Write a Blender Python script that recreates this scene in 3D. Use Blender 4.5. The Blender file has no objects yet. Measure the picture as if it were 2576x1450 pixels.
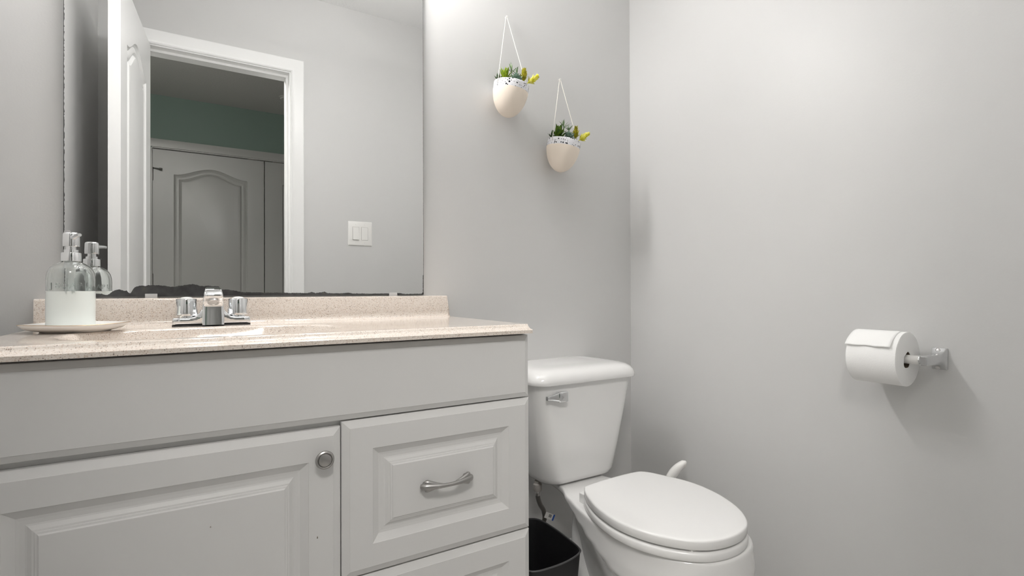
import bpy, math, random
from mathutils import Vector, Matrix
sc = bpy.context.scene
col = sc.collection
PI = math.pi
# ------------------------------------------------------------------ camera
CAM_Z = 0.94
def make_camera():
    f = 1297.0
    yaw, pitch, roll = math.radians(31.37), math.radians(0.257), math.radians(-0.166)
    s, c = math.sin(yaw), math.cos(yaw)
    R0 = Matrix(((c, -s, 0), (0, 0, -1), (s, c, 0)))
    Rp = Matrix(((1, 0, 0), (0, math.cos(pitch), math.sin(pitch)), (0, -math.sin(pitch), math.cos(pitch))))
    Rr = Matrix(((math.cos(roll), -math.sin(roll), 0), (math.sin(roll), math.cos(roll), 0), (0, 0, 1)))
    R = Rr @ Rp @ R0
    right, down, fwd = R[0], R[1], R[2]
    M = Matrix((( right[0], -down[0], -fwd[0], 0.0),
                ( right[1], -down[1], -fwd[1], -1.42),
                ( right[2], -down[2], -fwd[2], CAM_Z),
                (0, 0, 0, 1)))
    cam = bpy.data.cameras.new('camera')
    cam.sensor_width = 36.0
    cam.lens = f * 36.0 / 2576.0
    cam.clip_start = 0.01
    o = bpy.data.objects.new('camera', cam)
    o.matrix_world = M
    col.objects.link(o)
    sc.camera = o
make_camera()
# ------------------------------------------------------------------ world, exposure, lamps
GLOBE_POWER = 160.0        # the three globes of the fixture above the mirror
UPLIGHT_WATTS = 10.0      # added fill: unseen bowl under the bathroom ceiling, shining up
HALL_FILL_WATTS = 46.0
w = bpy.data.worlds.new('world')
w.use_nodes = True
w.node_tree.nodes['Background'].inputs[0].default_value = (1, 0.98, 0.95, 1)
w.node_tree.nodes['Background'].inputs[1].default_value = 0.0
sc.world = w
sc.view_settings.view_transform = 'Standard'
sc.view_settings.look = 'None'
sc.view_settings.gamma = 1.0
sc.view_settings.use_curve_mapping = False
sc.view_settings.exposure = 0.0
sc.cycles.max_bounces = 14
sc.cycles.diffuse_bounces = 9
sc.cycles.glossy_bounces = 8
sc.cycles.transmission_bounces = 12
sc.cycles.sample_clamp_indirect = 6.0
def area_light(name, loc, rot, size, watts, colour=(1, 0.97, 0.93)):
    l = bpy.data.lights.new(name, 'AREA')
    l.shape = 'RECTANGLE'; l.size, l.size_y = size
    l.energy = watts; l.color = colour
    o = bpy.data.objects.new(name, l)
    o.location = loc; o.rotation_euler = rot
    col.objects.link(o)
    return o
area_light('hall_fill_light', (-0.56, -1.95, 2.36), (math.radians(32), 0, 0), (1.3, 0.25), HALL_FILL_WATTS)  # unseen lamp added in the hall to fill the bathroom through the doorway

# ------------------------------------------------------------------ materials
def srgb(r, g, b):
    f = lambda v: (v / 255 / 12.92) if v / 255 <= 0.04045 else ((v / 255 + 0.055) / 1.055) ** 2.4
    return (f(r), f(g), f(b), 1)
def mat(name, base, rough=0.5, metal=0.0, spec=0.5, coat=0.0, **kw):
    m = bpy.data.materials.new(name); m.use_nodes = True
    p = m.node_tree.nodes['Principled BSDF']
    p.inputs['Base Color'].default_value = base if len(base) == 4 else (*base, 1)
    p.inputs['Roughness'].default_value = rough
    p.inputs['Metallic'].default_value = metal
    p.inputs['Specular IOR Level'].default_value = spec
    p.inputs['Coat Weight'].default_value = coat
    p.inputs['Coat Roughness'].default_value = 0.05
    for k, v in kw.items():
        p.inputs[k.replace('_', ' ')].default_value = v
    return m
def nodes(m): return m.node_tree.nodes, m.node_tree.links, m.node_tree.nodes['Principled BSDF']
def add_bump(m, scale, strength, dist=0.001, detail=3.0, stretch=None):
    n, l, p = nodes(m)
    tc = n.new('ShaderNodeTexCoord'); nz = n.new('ShaderNodeTexNoise'); b = n.new('ShaderNodeBump')
    nz.inputs['Scale'].default_value = scale; nz.inputs['Detail'].default_value = detail
    if stretch:
        mp = n.new('ShaderNodeMapping'); mp.inputs['Scale'].default_value = stretch
        l.new(tc.outputs['Object'], mp.inputs['Vector']); l.new(mp.outputs[0], nz.inputs['Vector'])
    else:
        l.new(tc.outputs['Object'], nz.inputs['Vector'])
    b.inputs['Strength'].default_value = strength; b.inputs['Distance'].default_value = dist
    l.new(nz.outputs['Fac'], b.inputs['Height']); l.new(b.outputs[0], p.inputs['Normal'])
    return m
def ramp(n, pts, interp='LINEAR'):
    r = n.new('ShaderNodeValToRGB'); r.color_ramp.interpolation = interp
    e = r.color_ramp.elements
    while len(e) < len(pts): e.new(0.5)
    for k, (pos, c) in enumerate(pts):
        e[k].position = pos; e[k].color = c
    return r
M = {}
M['wall'] = add_bump(mat('wall_paint', (0.617, 0.614, 0.608), 0.40, spec=0.42), 260, 0.12, 0.001)
M['ceil'] = add_bump(mat('ceiling_paint', (0.87, 0.87, 0.868), 0.8, spec=0.2), 90, 0.5, 0.003)
M['trim'] = mat('trim_white', (0.85, 0.85, 0.845), 0.32, spec=0.45)
M['door'] = add_bump(mat('door_white', (0.83, 0.83, 0.825), 0.36, spec=0.45), 60, 0.10, 0.0008, 4, (1, 1, 0.06))
M['hall_door'] = add_bump(mat('hall_door_dimmed_white', (0.345, 0.337, 0.327), 0.30, spec=0.6), 60, 0.30, 0.001, 4, (1, 1, 0.06))  # door white darkened in its colour to stand in for the dim hall
M['green'] = mat('hall_green_paint', (0.155, 0.205, 0.18), 0.6, spec=0.3)
M['cab'] = mat('cabinet_paint', (0.675, 0.671, 0.664), 0.42, spec=0.4)
M['cab_in'] = mat('cabinet_dark_inside', (0.05, 0.045, 0.04), 0.8)
M['porcelain'] = mat('white_porcelain', (0.79, 0.787, 0.78), 0.12, spec=0.5, coat=0.4)
M['seat'] = mat('white_seat_plastic', (0.80, 0.797, 0.79), 0.22, spec=0.5)
M['chrome'] = mat('chrome', (0.86, 0.87, 0.88), 0.06, metal=1.0)
M['post'] = mat('worn_chrome', (0.66, 0.665, 0.67), 0.16, metal=1.0)
M['satin'] = mat('satin_nickel', (0.62, 0.61, 0.60), 0.28, metal=1.0)
M['nickel_dark'] = mat('brushed_nickel_dark', (0.42, 0.41, 0.40), 0.34, metal=1.0)
M['hinge'] = mat('dark_steel', (0.20, 0.19, 0.18), 0.4, metal=1.0)
M['black'] = mat('black_plastic', (0.012, 0.012, 0.013), 0.42, spec=0.4)
M['white_plastic'] = mat('white_plastic', (0.82, 0.81, 0.79), 0.3)
M['paper'] = add_bump(mat('tissue_paper', (0.92, 0.918, 0.91), 0.9, spec=0.1), 420, 0.35, 0.0012, 2)
M['card'] = mat('cardboard_core', (0.14, 0.11, 0.085), 0.9, spec=0.1)
M['gray_plastic'] = mat('gray_plastic_nut', (0.34, 0.32, 0.30), 0.5)
M['cord'] = add_bump(mat('cotton_cord', (0.80, 0.77, 0.72), 0.9, spec=0.1), 900, 0.4, 0.0006)
M['clay'] = add_bump(mat('bare_clay', srgb(238, 226, 212), 0.75, spec=0.2), 300, 0.08, 0.0006)
M['soil'] = mat('dark_moss', (0.02, 0.022, 0.012), 0.95)
M['glass_edge'] = mat('mirror_edge_glass', (0.05, 0.07, 0.065), 0.15)
M['rust'] = None
M['mirror'] = mat('mirror_silver', (0.84, 0.845, 0.84), 0.0, metal=1.0)
M['clear'] = mat('clear_plastic', (0.9, 0.9, 0.9), 0.12, Transmission_Weight=0.45, IOR=1.45)
M['glass'] = mat('bottle_glass', (0.96, 0.985, 0.975), 0.0, Transmission_Weight=1.0, IOR=1.48)
M['soap'] = mat('pale_green_soap', (0.86, 0.91, 0.885), 0.25, spec=0.4, coat=0.5)
M['tube'] = mat('milky_tube', (0.90, 0.91, 0.91), 0.3)
M['china'] = mat('glazed_white_china', (0.84, 0.825, 0.80), 0.10, spec=0.5, coat=0.3)
M['gold'] = mat('worn_gold_rim', (0.42, 0.30, 0.18), 0.35, metal=0.7)
M['gasket'] = mat('black_gasket', (0.02, 0.02, 0.02), 0.5)
M['blue'] = mat('blue_print', (0.02, 0.08, 0.35), 0.5)
M['label'] = mat('white_label', (0.65, 0.64, 0.62), 0.6)
M['ink'] = mat('gray_ink', (0.10, 0.10, 0.10), 0.6)
M['bulb'] = mat('lit_globe', (1, 1, 1), 0.5, Emission_Color=(1, 0.985, 0.97, 1), Emission_Strength=GLOBE_POWER)

def stone_material():
    m = mat('speckled_solid_surface', (0.7, 0.62, 0.54), 0.07, spec=0.55)
    n, l, p = nodes(m)
    tc = n.new('ShaderNodeTexCoord')
    v1 = n.new('ShaderNodeTexVoronoi'); v1.inputs['Scale'].default_value = 600
    v2 = n.new('ShaderNodeTexVoronoi'); v2.inputs['Scale'].default_value = 430
    nz = n.new('ShaderNodeTexNoise'); nz.inputs['Scale'].default_value = 900; nz.inputs['Detail'].default_value = 3
    dist = n.new('ShaderNodeTexNoise'); dist.inputs['Scale'].default_value = 260
    mixv = n.new('ShaderNodeVectorMath'); mixv.operation = 'MULTIPLY_ADD'
    mixv.inputs[1].default_value = (0.004, 0.004, 0.004)
    l.new(dist.outputs['Color'], mixv.inputs[0]); l.new(tc.outputs['Object'], mixv.inputs[2])
    for v in (v1, v2): l.new(mixv.outputs[0], v.inputs['Vector'])
    l.new(tc.outputs['Object'], nz.inputs['Vector'])
    base = ramp(n, [(0.35, srgb(213, 203, 193)), (0.65, srgb(227, 219, 211))])
    l.new(nz.outputs['Fac'], base.inputs[0])
    def chips(v, frac, size, colour, prev):
        sep = n.new('ShaderNodeSeparateColor'); l.new(v.outputs['Color'], sep.inputs[0])
        lt = n.new('ShaderNodeMath'); lt.operation = 'LESS_THAN'; lt.inputs[1].default_value = frac
        l.new(sep.outputs[0], lt.inputs[0])
        d = n.new('ShaderNodeMath'); d.operation = 'LESS_THAN'; d.inputs[1].default_value = size
        l.new(v.outputs['Distance'], d.inputs[0])
        mul = n.new('ShaderNodeMath'); mul.operation = 'MULTIPLY'
        l.new(lt.outputs[0], mul.inputs[0]); l.new(d.outputs[0], mul.inputs[1])
        mx = n.new('ShaderNodeMix'); mx.data_type = 'RGBA'
        l.new(mul.outputs[0], mx.inputs[0]); l.new(prev, mx.inputs[6]); mx.inputs[7].default_value = colour
        return mx.outputs[2]
    c = chips(v1, 0.30, 0.40, srgb(172, 142, 116), base.outputs[0])
    c = chips(v2, 0.16, 0.34, srgb(104, 86, 74), c)
    l.new(c, p.inputs['Base Color'])
    return m
M['stone'] = stone_material()
def glaze_material(seed):
    m = mat('speckled_white_glaze', (0.8, 0.8, 0.82), 0.2, spec=0.5)
    n, l, p = nodes(m)
    tc = n.new('ShaderNodeTexCoord'); mp = n.new('ShaderNodeMapping')
    mp.inputs['Location'].default_value = (seed * 1.7, seed * 0.37, seed * 0.11)
    l.new(tc.outputs['Object'], mp.inputs['Vector'])
    prev = None
    for scale, size, frac in ((175, 0.56, 0.62), (300, 0.48, 0.38)):
        v = n.new('ShaderNodeTexVoronoi'); v.inputs['Scale'].default_value = scale
        l.new(mp.outputs[0], v.inputs['Vector'])
        sep = n.new('ShaderNodeSeparateColor'); l.new(v.outputs['Color'], sep.inputs[0])
        thr = n.new('ShaderNodeMath'); thr.operation = 'MULTIPLY'; thr.inputs[1].default_value = size
        l.new(sep.outputs[1], thr.inputs[0])
        lt = n.new('ShaderNodeMath'); lt.operation = 'LESS_THAN'
        l.new(v.outputs['Distance'], lt.inputs[0]); l.new(thr.outputs[0], lt.inputs[1])
        on = n.new('ShaderNodeMath'); on.operation = 'LESS_THAN'; on.inputs[1].default_value = frac
        l.new(sep.outputs[0], on.inputs[0])
        mul = n.new('ShaderNodeMath'); mul.operation = 'MULTIPLY'
        l.new(lt.outputs[0], mul.inputs[0]); l.new(on.outputs[0], mul.inputs[1])
        if prev is None: prev = mul
        else:
            mx = n.new('ShaderNodeMath'); mx.operation = 'MAXIMUM'
            l.new(prev.outputs[0], mx.inputs[0]); l.new(mul.outputs[0], mx.inputs[1]); prev = mx
    mixc = n.new('ShaderNodeMix'); mixc.data_type = 'RGBA'
    mixc.inputs[6].default_value = (0.80, 0.80, 0.83, 1); mixc.inputs[7].default_value = (0.012, 0.014, 0.018, 1)
    l.new(prev.outputs[0], mixc.inputs[0]); l.new(mixc.outputs[2], p.inputs['Base Color'])
    return m
def corrosion_material():
    m = mat('desilvered_glass', (0.05, 0.05, 0.05), 0.12, spec=0.5)
    n, l, p = nodes(m)
    tc = n.new('ShaderNodeTexCoord'); nz = n.new('ShaderNodeTexNoise')
    nz.inputs['Scale'].default_value = 70; nz.inputs['Detail'].default_value = 5
    l.new(tc.outputs['Object'], nz.inputs['Vector'])
    r = ramp(n, [(0.35, (0.040, 0.040, 0.041, 1)), (0.62, (0.065, 0.065, 0.066, 1)), (0.8, (0.10, 0.09, 0.07, 1))])
    l.new(nz.outputs['Fac'], r.inputs[0]); l.new(r.outputs[0], p.inputs['Base Color'])
    return m
M['rust'] = corrosion_material()
def floor_material():
    m = mat('grey_wood_floor', (0.2, 0.18, 0.16), 0.4)
    n, l, p = nodes(m)
    tc = n.new('ShaderNodeTexCoord'); mp = n.new('ShaderNodeMapping'); mp.inputs['Scale'].default_value = (14, 1.6, 1)
    nz = n.new('ShaderNodeTexNoise'); nz.inputs['Scale'].default_value = 5; nz.inputs['Detail'].default_value = 6
    l.new(tc.outputs['Object'], mp.inputs['Vector']); l.new(mp.outputs[0], nz.inputs['Vector'])
    r = ramp(n, [(0.3, (0.38, 0.365, 0.345, 1)), (0.7, (0.58, 0.56, 0.535, 1))])
    l.new(nz.outputs['Fac'], r.inputs[0]); l.new(r.outputs[0], p.inputs['Base Color'])
    return m
M['floor'] = floor_material()
def leaf_material(name, c0, c1, rough=0.45):
    m = mat(name, c0, rough, spec=0.4)
    n, l, p = nodes(m)
    tc = n.new('ShaderNodeTexCoord'); nz = n.new('ShaderNodeTexNoise'); nz.inputs['Scale'].default_value = 90
    l.new(tc.outputs['Object'], nz.inputs['Vector'])
    r = ramp(n, [(0.38, c0), (0.62, c1)])
    l.new(nz.outputs['Fac'], r.inputs[0]); l.new(r.outputs[0], p.inputs['Base Color'])
    p.inputs['Subsurface Weight'].default_value = 0.08
    p.inputs['Subsurface Radius'].default_value = (0.004, 0.006, 0.002)
    return m
M['leaf_lime'] = leaf_material('lime_leaf', srgb(112, 140, 20), srgb(168, 186, 48))
M['leaf_dark'] = leaf_material('dark_green_leaf', srgb(52, 84, 18), srgb(92, 122, 32))
M['leaf_blue'] = leaf_material('blue_green_leaf', srgb(92, 118, 102), srgb(138, 160, 142), 0.55)
M['leaf_grass'] = leaf_material('grey_green_blade', srgb(112, 136, 102), srgb(168, 188, 152), 0.5)
M['leaf_olive'] = leaf_material('olive_yellow_leaf', srgb(140, 138, 24), srgb(196, 186, 60))
M['leaf_yellow'] = leaf_material('bright_yellow_leaf', srgb(206, 200, 24), srgb(232, 226, 120))
M['leaf_moss'] = leaf_material('deep_green_leaf', srgb(34, 58, 22), srgb(58, 88, 34))

# ------------------------------------------------------------------ mesh helpers
class MB:
    def __init__(s): s.v = []; s.f = []; s.mi = []; s.cur = 0
    def add(s, vs, fs):
        b = len(s.v); s.v += [tuple(x) for x in vs]
        for f in fs: s.f.append([b + i for i in f]); s.mi.append(s.cur)
        return s
    def box(s, x0, x1, y0, y1, z0, z1):
        vs = [(x, y, z) for z in (z0, z1) for y in (y0, y1) for x in (x0, x1)]
        return s.add(vs, [(0, 2, 3, 1), (4, 5, 7, 6), (0, 1, 5, 4), (2, 6, 7, 3), (0, 4, 6, 2), (1, 3, 7, 5)])
    def loft(s, rings, closed=True, cap0=True, cap1=True, loop=False):
        n = len(rings[0]); vs = [p for r in rings for p in r]; fs = []
        R = len(rings)
        for i in range(R if loop else R - 1):
            a, b = i * n, ((i + 1) % R) * n
            for j in range(n if closed else n - 1):
                k = (j + 1) % n
                fs.append((a + j, a + k, b + k, b + j))
        if cap0 and not loop: fs.append(tuple(reversed(range(n))))
        if cap1 and not loop: fs.append(tuple((R - 1) * n + j for j in range(n)))
        return s.add(vs, fs)
    def lathe(s, prof, c=(0, 0, 0), axis=(0, 0, 1), n=40, sx=1.0, sy=1.0, cap0=True, cap1=True):
        ax = Vector(axis).normalized()
        q = Vector((0, 0, 1)).rotation_difference(ax); c = Vector(c)
        rings = []
        for r, h in prof:
            rings.append([tuple(c + q @ Vector((r * sx * math.cos(2 * PI * k / n), r * sy * math.sin(2 * PI * k / n), h))) for k in range(n)])
        return s.loft(rings, True, cap0, cap1)
    def tube(s, path, rad, n=12, flat=1.0, up=(0, 0, 1), caps=True):
        P = [Vector(p) for p in path]
        if not hasattr(rad, '__len__'): rad = [rad] * len(P)
        rings = []; prev = None
        for i, p in enumerate(P):
            t = (P[min(i + 1, len(P) - 1)] - P[max(i - 1, 0)]).normalized()
            if prev is None:
                u = Vector(up); u = u - t * u.dot(t)
                if u.length < 1e-4:
                    u = Vector((1, 0, 0)); u = u - t * u.dot(t)
            else:
                u = prev - t * prev.dot(t)
            u.normalize(); prev = u; b = t.cross(u)
            rings.append([tuple(p + (b * math.cos(2 * PI * k / n) + u * flat * math.sin(2 * PI * k / n)) * rad[i]) for k in range(n)])
        return s.loft(rings, True, caps, caps)
    def prism(s, pts, axis, a0, a1):
        """closed 2D outline swept along an axis letter"""
        def P(p, h):
            return {'x': (h, p[0], p[1]), 'y': (p[0], h, p[1]), 'z': (p[0], p[1], h)}[axis]
        return s.loft([[P(p, a0) for p in pts], [P(p, a1) for p in pts]])
    def build(s, name, mats, parent=None, smooth=35, bevel=0.0, seg=2, sub=0):
        if not isinstance(mats, (list, tuple)): mats = [mats]
        me = bpy.data.meshes.new(name)
        me.from_pydata(s.v, [], s.f)
        for m in mats: me.materials.append(m)
        for p, k in zip(me.polygons, s.mi): p.material_index = k
        import bmesh
        bm = bmesh.new(); bm.from_mesh(me)
        bmesh.ops.recalc_face_normals(bm, faces=bm.faces)
        bm.to_mesh(me); bm.free()
        if smooth:
            for p in me.polygons: p.use_smooth = True
            me.set_sharp_from_angle(angle=math.radians(smooth))
        me.update()
        o = bpy.data.objects.new(name, me)
        col.objects.link(o)
        if bevel:
            b = o.modifiers.new('bevel', 'BEVEL'); b.width = bevel; b.segments = seg
            b.limit_method = 'ANGLE'; b.angle_limit = math.radians(40); b.harden_normals = False
        if sub:
            d = o.modifiers.new('subdivision', 'SUBSURF'); d.levels = sub; d.render_levels = sub
        if parent is not None: attach(o, parent)
        return o
def attach(o, parent):
    o.parent = parent
    o.matrix_parent_inverse = Matrix.Translation(-world_loc(parent))
def world_loc(o):
    return Vector(o.location) if o.parent is None else Vector((0, 0, 0))
def tag(o, label=None, cat=None, group=None, kind=None):
    if label: o['label'] = label
    if cat: o['category'] = cat
    if group: o['group'] = group
    if kind: o['kind'] = kind
    return o
def thing(name, label, cat, loc, group=None):
    o = bpy.data.objects.new(name, None)
    o.empty_display_size = 0.05; o.location = loc
    col.objects.link(o)
    return tag(o, label, cat, group)
def struct(o): o['kind'] = 'structure'; return o
def sroot(name, loc):
    o = bpy.data.objects.new(name, None); o.empty_display_size = 0.05; o.location = loc
    col.objects.link(o); o['kind'] = 'structure'
    return o
def rrect(x0, x1, y0, y1, r, k=6):
    r = min(r, (x1 - x0) / 2 - 1e-5, (y1 - y0) / 2 - 1e-5)
    out = []
    for cx, cy, a in ((x1 - r, y0 + r, -PI / 2), (x1 - r, y1 - r, 0), (x0 + r, y1 - r, PI / 2), (x0 + r, y0 + r, PI)):
        for i in range(k + 1):
            t = a + PI / 2 * i / k
            out.append((cx + r * math.cos(t), cy + r * math.sin(t)))
    return out
def smooth_closed(pts, m=6):
    n = len(pts); out = []
    for i in range(n):
        p0, p1, p2, p3 = (Vector(pts[(i + k - 1) % n]) for k in range(4))
        for j in range(m):
            t = j / m
            out.append(tuple(0.5 * ((2 * p1) + (p2 - p0) * t + (2 * p0 - 5 * p1 + 4 * p2 - p3) * t * t + (3 * p1 - p0 - 3 * p2 + p3) * t ** 3)))
    return out
def spline(pts, m=8):
    P = [Vector(p) for p in pts]; out = []
    for i in range(len(P) - 1):
        p0, p1, p2, p3 = P[max(i - 1, 0)], P[i], P[i + 1], P[min(i + 2, len(P) - 1)]
        for j in range(m):
            t = j / m
            out.append(0.5 * ((2 * p1) + (p2 - p0) * t + (2 * p0 - 5 * p1 + 4 * p2 - p3) * t * t + (3 * p1 - p0 - 3 * p2 + p3) * t ** 3))
    out.append(P[-1]); return out
def inset_outline(pts, d):
    """move a closed outline inward by d along its normals (counter-clockwise or clockwise)"""
    n = len(pts); area = sum(pts[i][0] * pts[(i + 1) % n][1] - pts[(i + 1) % n][0] * pts[i][1] for i in range(n))
    sg = 1 if area > 0 else -1; out = []
    for i in range(n):
        a, b = pts[i - 1], pts[(i + 1) % n]
        tx, ty = b[0] - a[0], b[1] - a[1]; L = math.hypot(tx, ty) or 1
        out.append((pts[i][0] - ty / L * d * sg, pts[i][1] + tx / L * d * sg))
    return out

# ------------------------------------------------------------------ the room
XL, XR = -0.362, 1.387            # left and right walls
YF, YH, YC = -1.38, -1.495, -3.35  # front wall (room face, hall face), closet wall
ZC = 2.44
DX0, DX1, DZ = -0.206, 0.393, 2.035   # bathroom door opening
HX0, HX1 = -1.0, 1.9
struct(MB().box(XL - 0.1, XR + 0.1, 0, 0.1, 0, ZC).build('wall_back', M['wall'], smooth=0))
struct(MB().box(XR, XR + 0.1, YF, 0, 0, ZC).build('wall_right', M['wall'], smooth=0))
struct(MB().box(XL - 0.1, XL, YF, 0, 0, ZC).build('wall_left', M['wall'], smooth=0))
b = MB()
b.box(HX0, DX0 - 0.015, YH, YF, 0, ZC); b.box(DX1 + 0.015, HX1, YH, YF, 0, ZC); b.box(DX0 - 0.015, DX1 + 0.015, YH, YF, DZ + 0.015, ZC)
struct(b.build('wall_front', M['wall'], smooth=0))
struct(MB().box(HX0 - 0.1, HX1 + 0.1, YC - 0.75, 0.1, -0.08, 0).build('floor', M['floor'], smooth=0))
struct(MB().box(XL - 0.1, XR + 0.1, YF, 0.1, ZC, ZC + 0.08).build('ceiling', M['ceil'], smooth=0))
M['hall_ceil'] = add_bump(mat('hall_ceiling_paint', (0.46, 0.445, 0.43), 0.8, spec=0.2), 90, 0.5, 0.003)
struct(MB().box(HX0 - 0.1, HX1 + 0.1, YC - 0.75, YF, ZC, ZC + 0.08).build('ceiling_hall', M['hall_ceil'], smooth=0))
# closet wall of the hall, with the closet opening
CX0, CX1, CZ = -0.298, 1.249, 2.035
b = MB()
b.box(HX0, CX0, YC - 0.1, YC, 0, ZC); b.box(CX1, HX1, YC - 0.1, YC, 0, ZC); b.box(CX0, CX1, YC - 0.1, YC, CZ, ZC)
struct(b.build('wall_hall', M['green'], smooth=0))
struct(MB().box(HX0 - 0.1, HX0, YC - 0.75, YH, 0, ZC).build('wall_hall_left', M['green'], smooth=0))
struct(MB().box(HX1, HX1 + 0.1, YC - 0.75, YH, 0, ZC).build('wall_hall_right', M['green'], smooth=0))
struct(MB().box(CX0 - 0.1, CX1 + 0.1, YC - 0.72, YC - 0.66, 0, ZC).build('wall_closet', M['wall'], smooth=0))
# baseboards
def baseboard(name, axis, a0, a1, at, sgn):
    prof = [(0, 0), (0.013, 0), (0.013, 0.066), (0.010, 0.074), (0.004, 0.081), (0, 0.083)]
    pts = [(at + sgn * d, z) for d, z in prof]
    struct(MB().prism(pts, axis, a0, a1).build(name, M['trim'], smooth=30))
baseboard('baseboard_back', 'x', 0.645, XR, 0.0, -1)
baseboard('baseboard_right', 'y', YF, -0.013, XR, -1)
baseboard('baseboard_left', 'y', YF, -0.013, XL, 1)
baseboard('baseboard_front', 'x', DX1 + 0.075, XR - 0.013, YF, 1)
# door casing (swept round the opening) and jamb
def casing(name, x0, x1, z1, y, sgn, prof, m):
    rings = []
    for o, h in prof:
        yy = y + sgn * h
        rings.append([(x0 - o, yy, 0), (x0 - o, yy, z1 + o), (x1 + o, yy, z1 + o), (x1 + o, yy, 0)])
    mb = MB(); mb.loft(rings, closed=False, cap0=False, cap1=False)
    n = len(prof)
    return mb.add([r[0] for r in rings] + [r[3] for r in rings], [tuple(range(n)), tuple(range(2 * n - 1, n - 1, -1))]).build(name, m, smooth=25)
CPROF = [(0.006, 0.0), (0.006, 0.008), (0.010, 0.0105), (0.014, 0.0085), (0.018, 0.0095), (0.022, 0.0115), (0.040, 0.013), (0.056, 0.0165), (0.062, 0.0175), (0.066, 0.016), (0.067, 0.0)]
struct(casing('trim_1', DX0, DX1, DZ, YF, 1, CPROF, M['trim']))
struct(casing('trim_2', DX0, DX1, DZ, YH, -1, CPROF, M['trim']))
b = MB()
b.box(DX0 - 0.015, DX0, YH, YF, 0, DZ); b.box(DX1, DX1 + 0.015, YH, YF, 0, DZ); b.box(DX0 - 0.015, DX1 + 0.015, YH, YF, DZ, DZ + 0.015)
b.box(DX0, DX0 + 0.011, YH + 0.015, YF - 0.040, 0, DZ); b.box(DX1 - 0.011, DX1, YH + 0.015, YF - 0.040, 0, DZ); b.box(DX0 + 0.011, DX1 - 0.011, YH + 0.015, YF - 0.040, DZ - 0.011, DZ)
struct(b.build('trim_3', M['trim'], smooth=0))
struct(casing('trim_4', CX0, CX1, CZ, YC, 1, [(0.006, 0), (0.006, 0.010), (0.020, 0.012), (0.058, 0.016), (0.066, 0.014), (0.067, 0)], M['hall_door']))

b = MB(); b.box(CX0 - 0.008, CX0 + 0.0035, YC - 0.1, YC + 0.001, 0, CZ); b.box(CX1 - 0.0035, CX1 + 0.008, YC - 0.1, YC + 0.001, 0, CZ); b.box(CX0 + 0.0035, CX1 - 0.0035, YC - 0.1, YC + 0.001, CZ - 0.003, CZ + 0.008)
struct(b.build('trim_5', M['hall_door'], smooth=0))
# ------------------------------------------------------------------ moulded doors with an arched top panel
def arch_outline(w0, w1, z0, z1, rise, i, k=24):
    """outline of a panel with a cathedral-arched top, inset by i"""
    a, bq, zb, zt = w0 + i, w1 - i, z0 + i, z1 - i
    pts = [(a, zb), (bq, zb), (bq, zt)]
    for j in range(1, k):
        t = j / k
        x = bq + (a - bq) * t
        s = max(0.0, min(1.0, (0.5 - abs(t - 0.5)) / 0.5))
        h = rise * (0.5 - 0.5 * math.cos(PI * min(1, s * 1.0)))
        pts.append((x, zt + h))
    pts.append((a, zt))
    return pts
def moulded_door(name, W, H, T, panels, m):
    """door slab in local x (0..W), y (0..T), z (0..H), front face at y=0, both faces moulded"""
    import bmesh
    bm = bmesh.new()
    def face_side(y, sgn):
        outer = [bm.verts.new((x, y, z)) for x, z in ((0, 0), (W, 0), (W, H), (0, H))]
        edges = [bm.edges.new((outer[i], outer[(i + 1) % 4])) for i in range(4)]
        for (w0, w1, z0, z1, rise) in panels:
            prev = None
            for i, d in ((0, 0), (0.004, 0.0050), (0.012, 0.0095), (0.022, 0.0060), (0.032, 0.0060), (0.042, 0.0105), (0.052, 0.0030), (0.060, 0.0012)):
                ring = [bm.verts.new((x, y + sgn * d, z)) for x, z in arch_outline(w0, w1, z0, z1, rise, i)]
                if prev is None:
                    edges += [bm.edges.new((ring[j], ring[(j + 1) % len(ring)])) for j in range(len(ring))]
                else:
                    for j in range(len(ring)):
                        k = (j + 1) % len(ring)
                        bm.faces.new((prev[j], prev[k], ring[k], ring[j]))
                prev = ring
            bm.faces.new(prev)
        bmesh.ops.triangle_fill(bm, use_beauty=True, use_dissolve=False, edges=edges)
        return outer
    a = face_side(0, 1); c = face_side(T, -1)
    for i in range(4):
        k = (i + 1) % 4
        bm.faces.new((a[i], a[k], c[k], c[i]))
    bmesh.ops.recalc_face_normals(bm, faces=bm.faces)
    me = bpy.data.meshes.new(name); bm.to_mesh(me); bm.free()
    me.materials.append(m)
    for p in me.polygons: p.use_smooth = True
    me.set_sharp_from_angle(angle=math.radians(20))
    o = bpy.data.objects.new(name, me); col.objects.link(o)
    return o
# bathroom door, swung open against the left wall
hinge = Vector((-0.1785, -1.372, 0.008)); free = Vector((-0.2225, -0.773, 0.008))
dvec = (free - hinge); DW = dvec.length; dvec.normalize()
ang = math.atan2(dvec.y, dvec.x)
d1 = sroot('door_1', hinge)
leaf = moulded_door('door_leaf', DW, 2.02, 0.035, [(0.105, DW - 0.105, 0.86, 1.815, 0.075), (0.105, DW - 0.105, 0.20, 0.72, 0.0)], M['door'])
leaf.parent = d1; d1.rotation_euler = (0, 0, ang)
def on_door(mb_fn, name, m, parent=leaf, **kw):
    o = mb_fn.build(name, m, **kw); o.parent = parent; return o
for sgn, y in ((-1, 0.0), (1, 0.035)):
    on_door(MB().lathe([(0.030, 0), (0.030, 0.006), (0.012, 0.010), (0.011, 0.030), (0.022, 0.036), (0.027, 0.048), (0.024, 0.058), (0.012, 0.062)], (DW - 0.06, y, 0.875), (0, sgn, 0), 32), 'door_knob', M['satin'])
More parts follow.
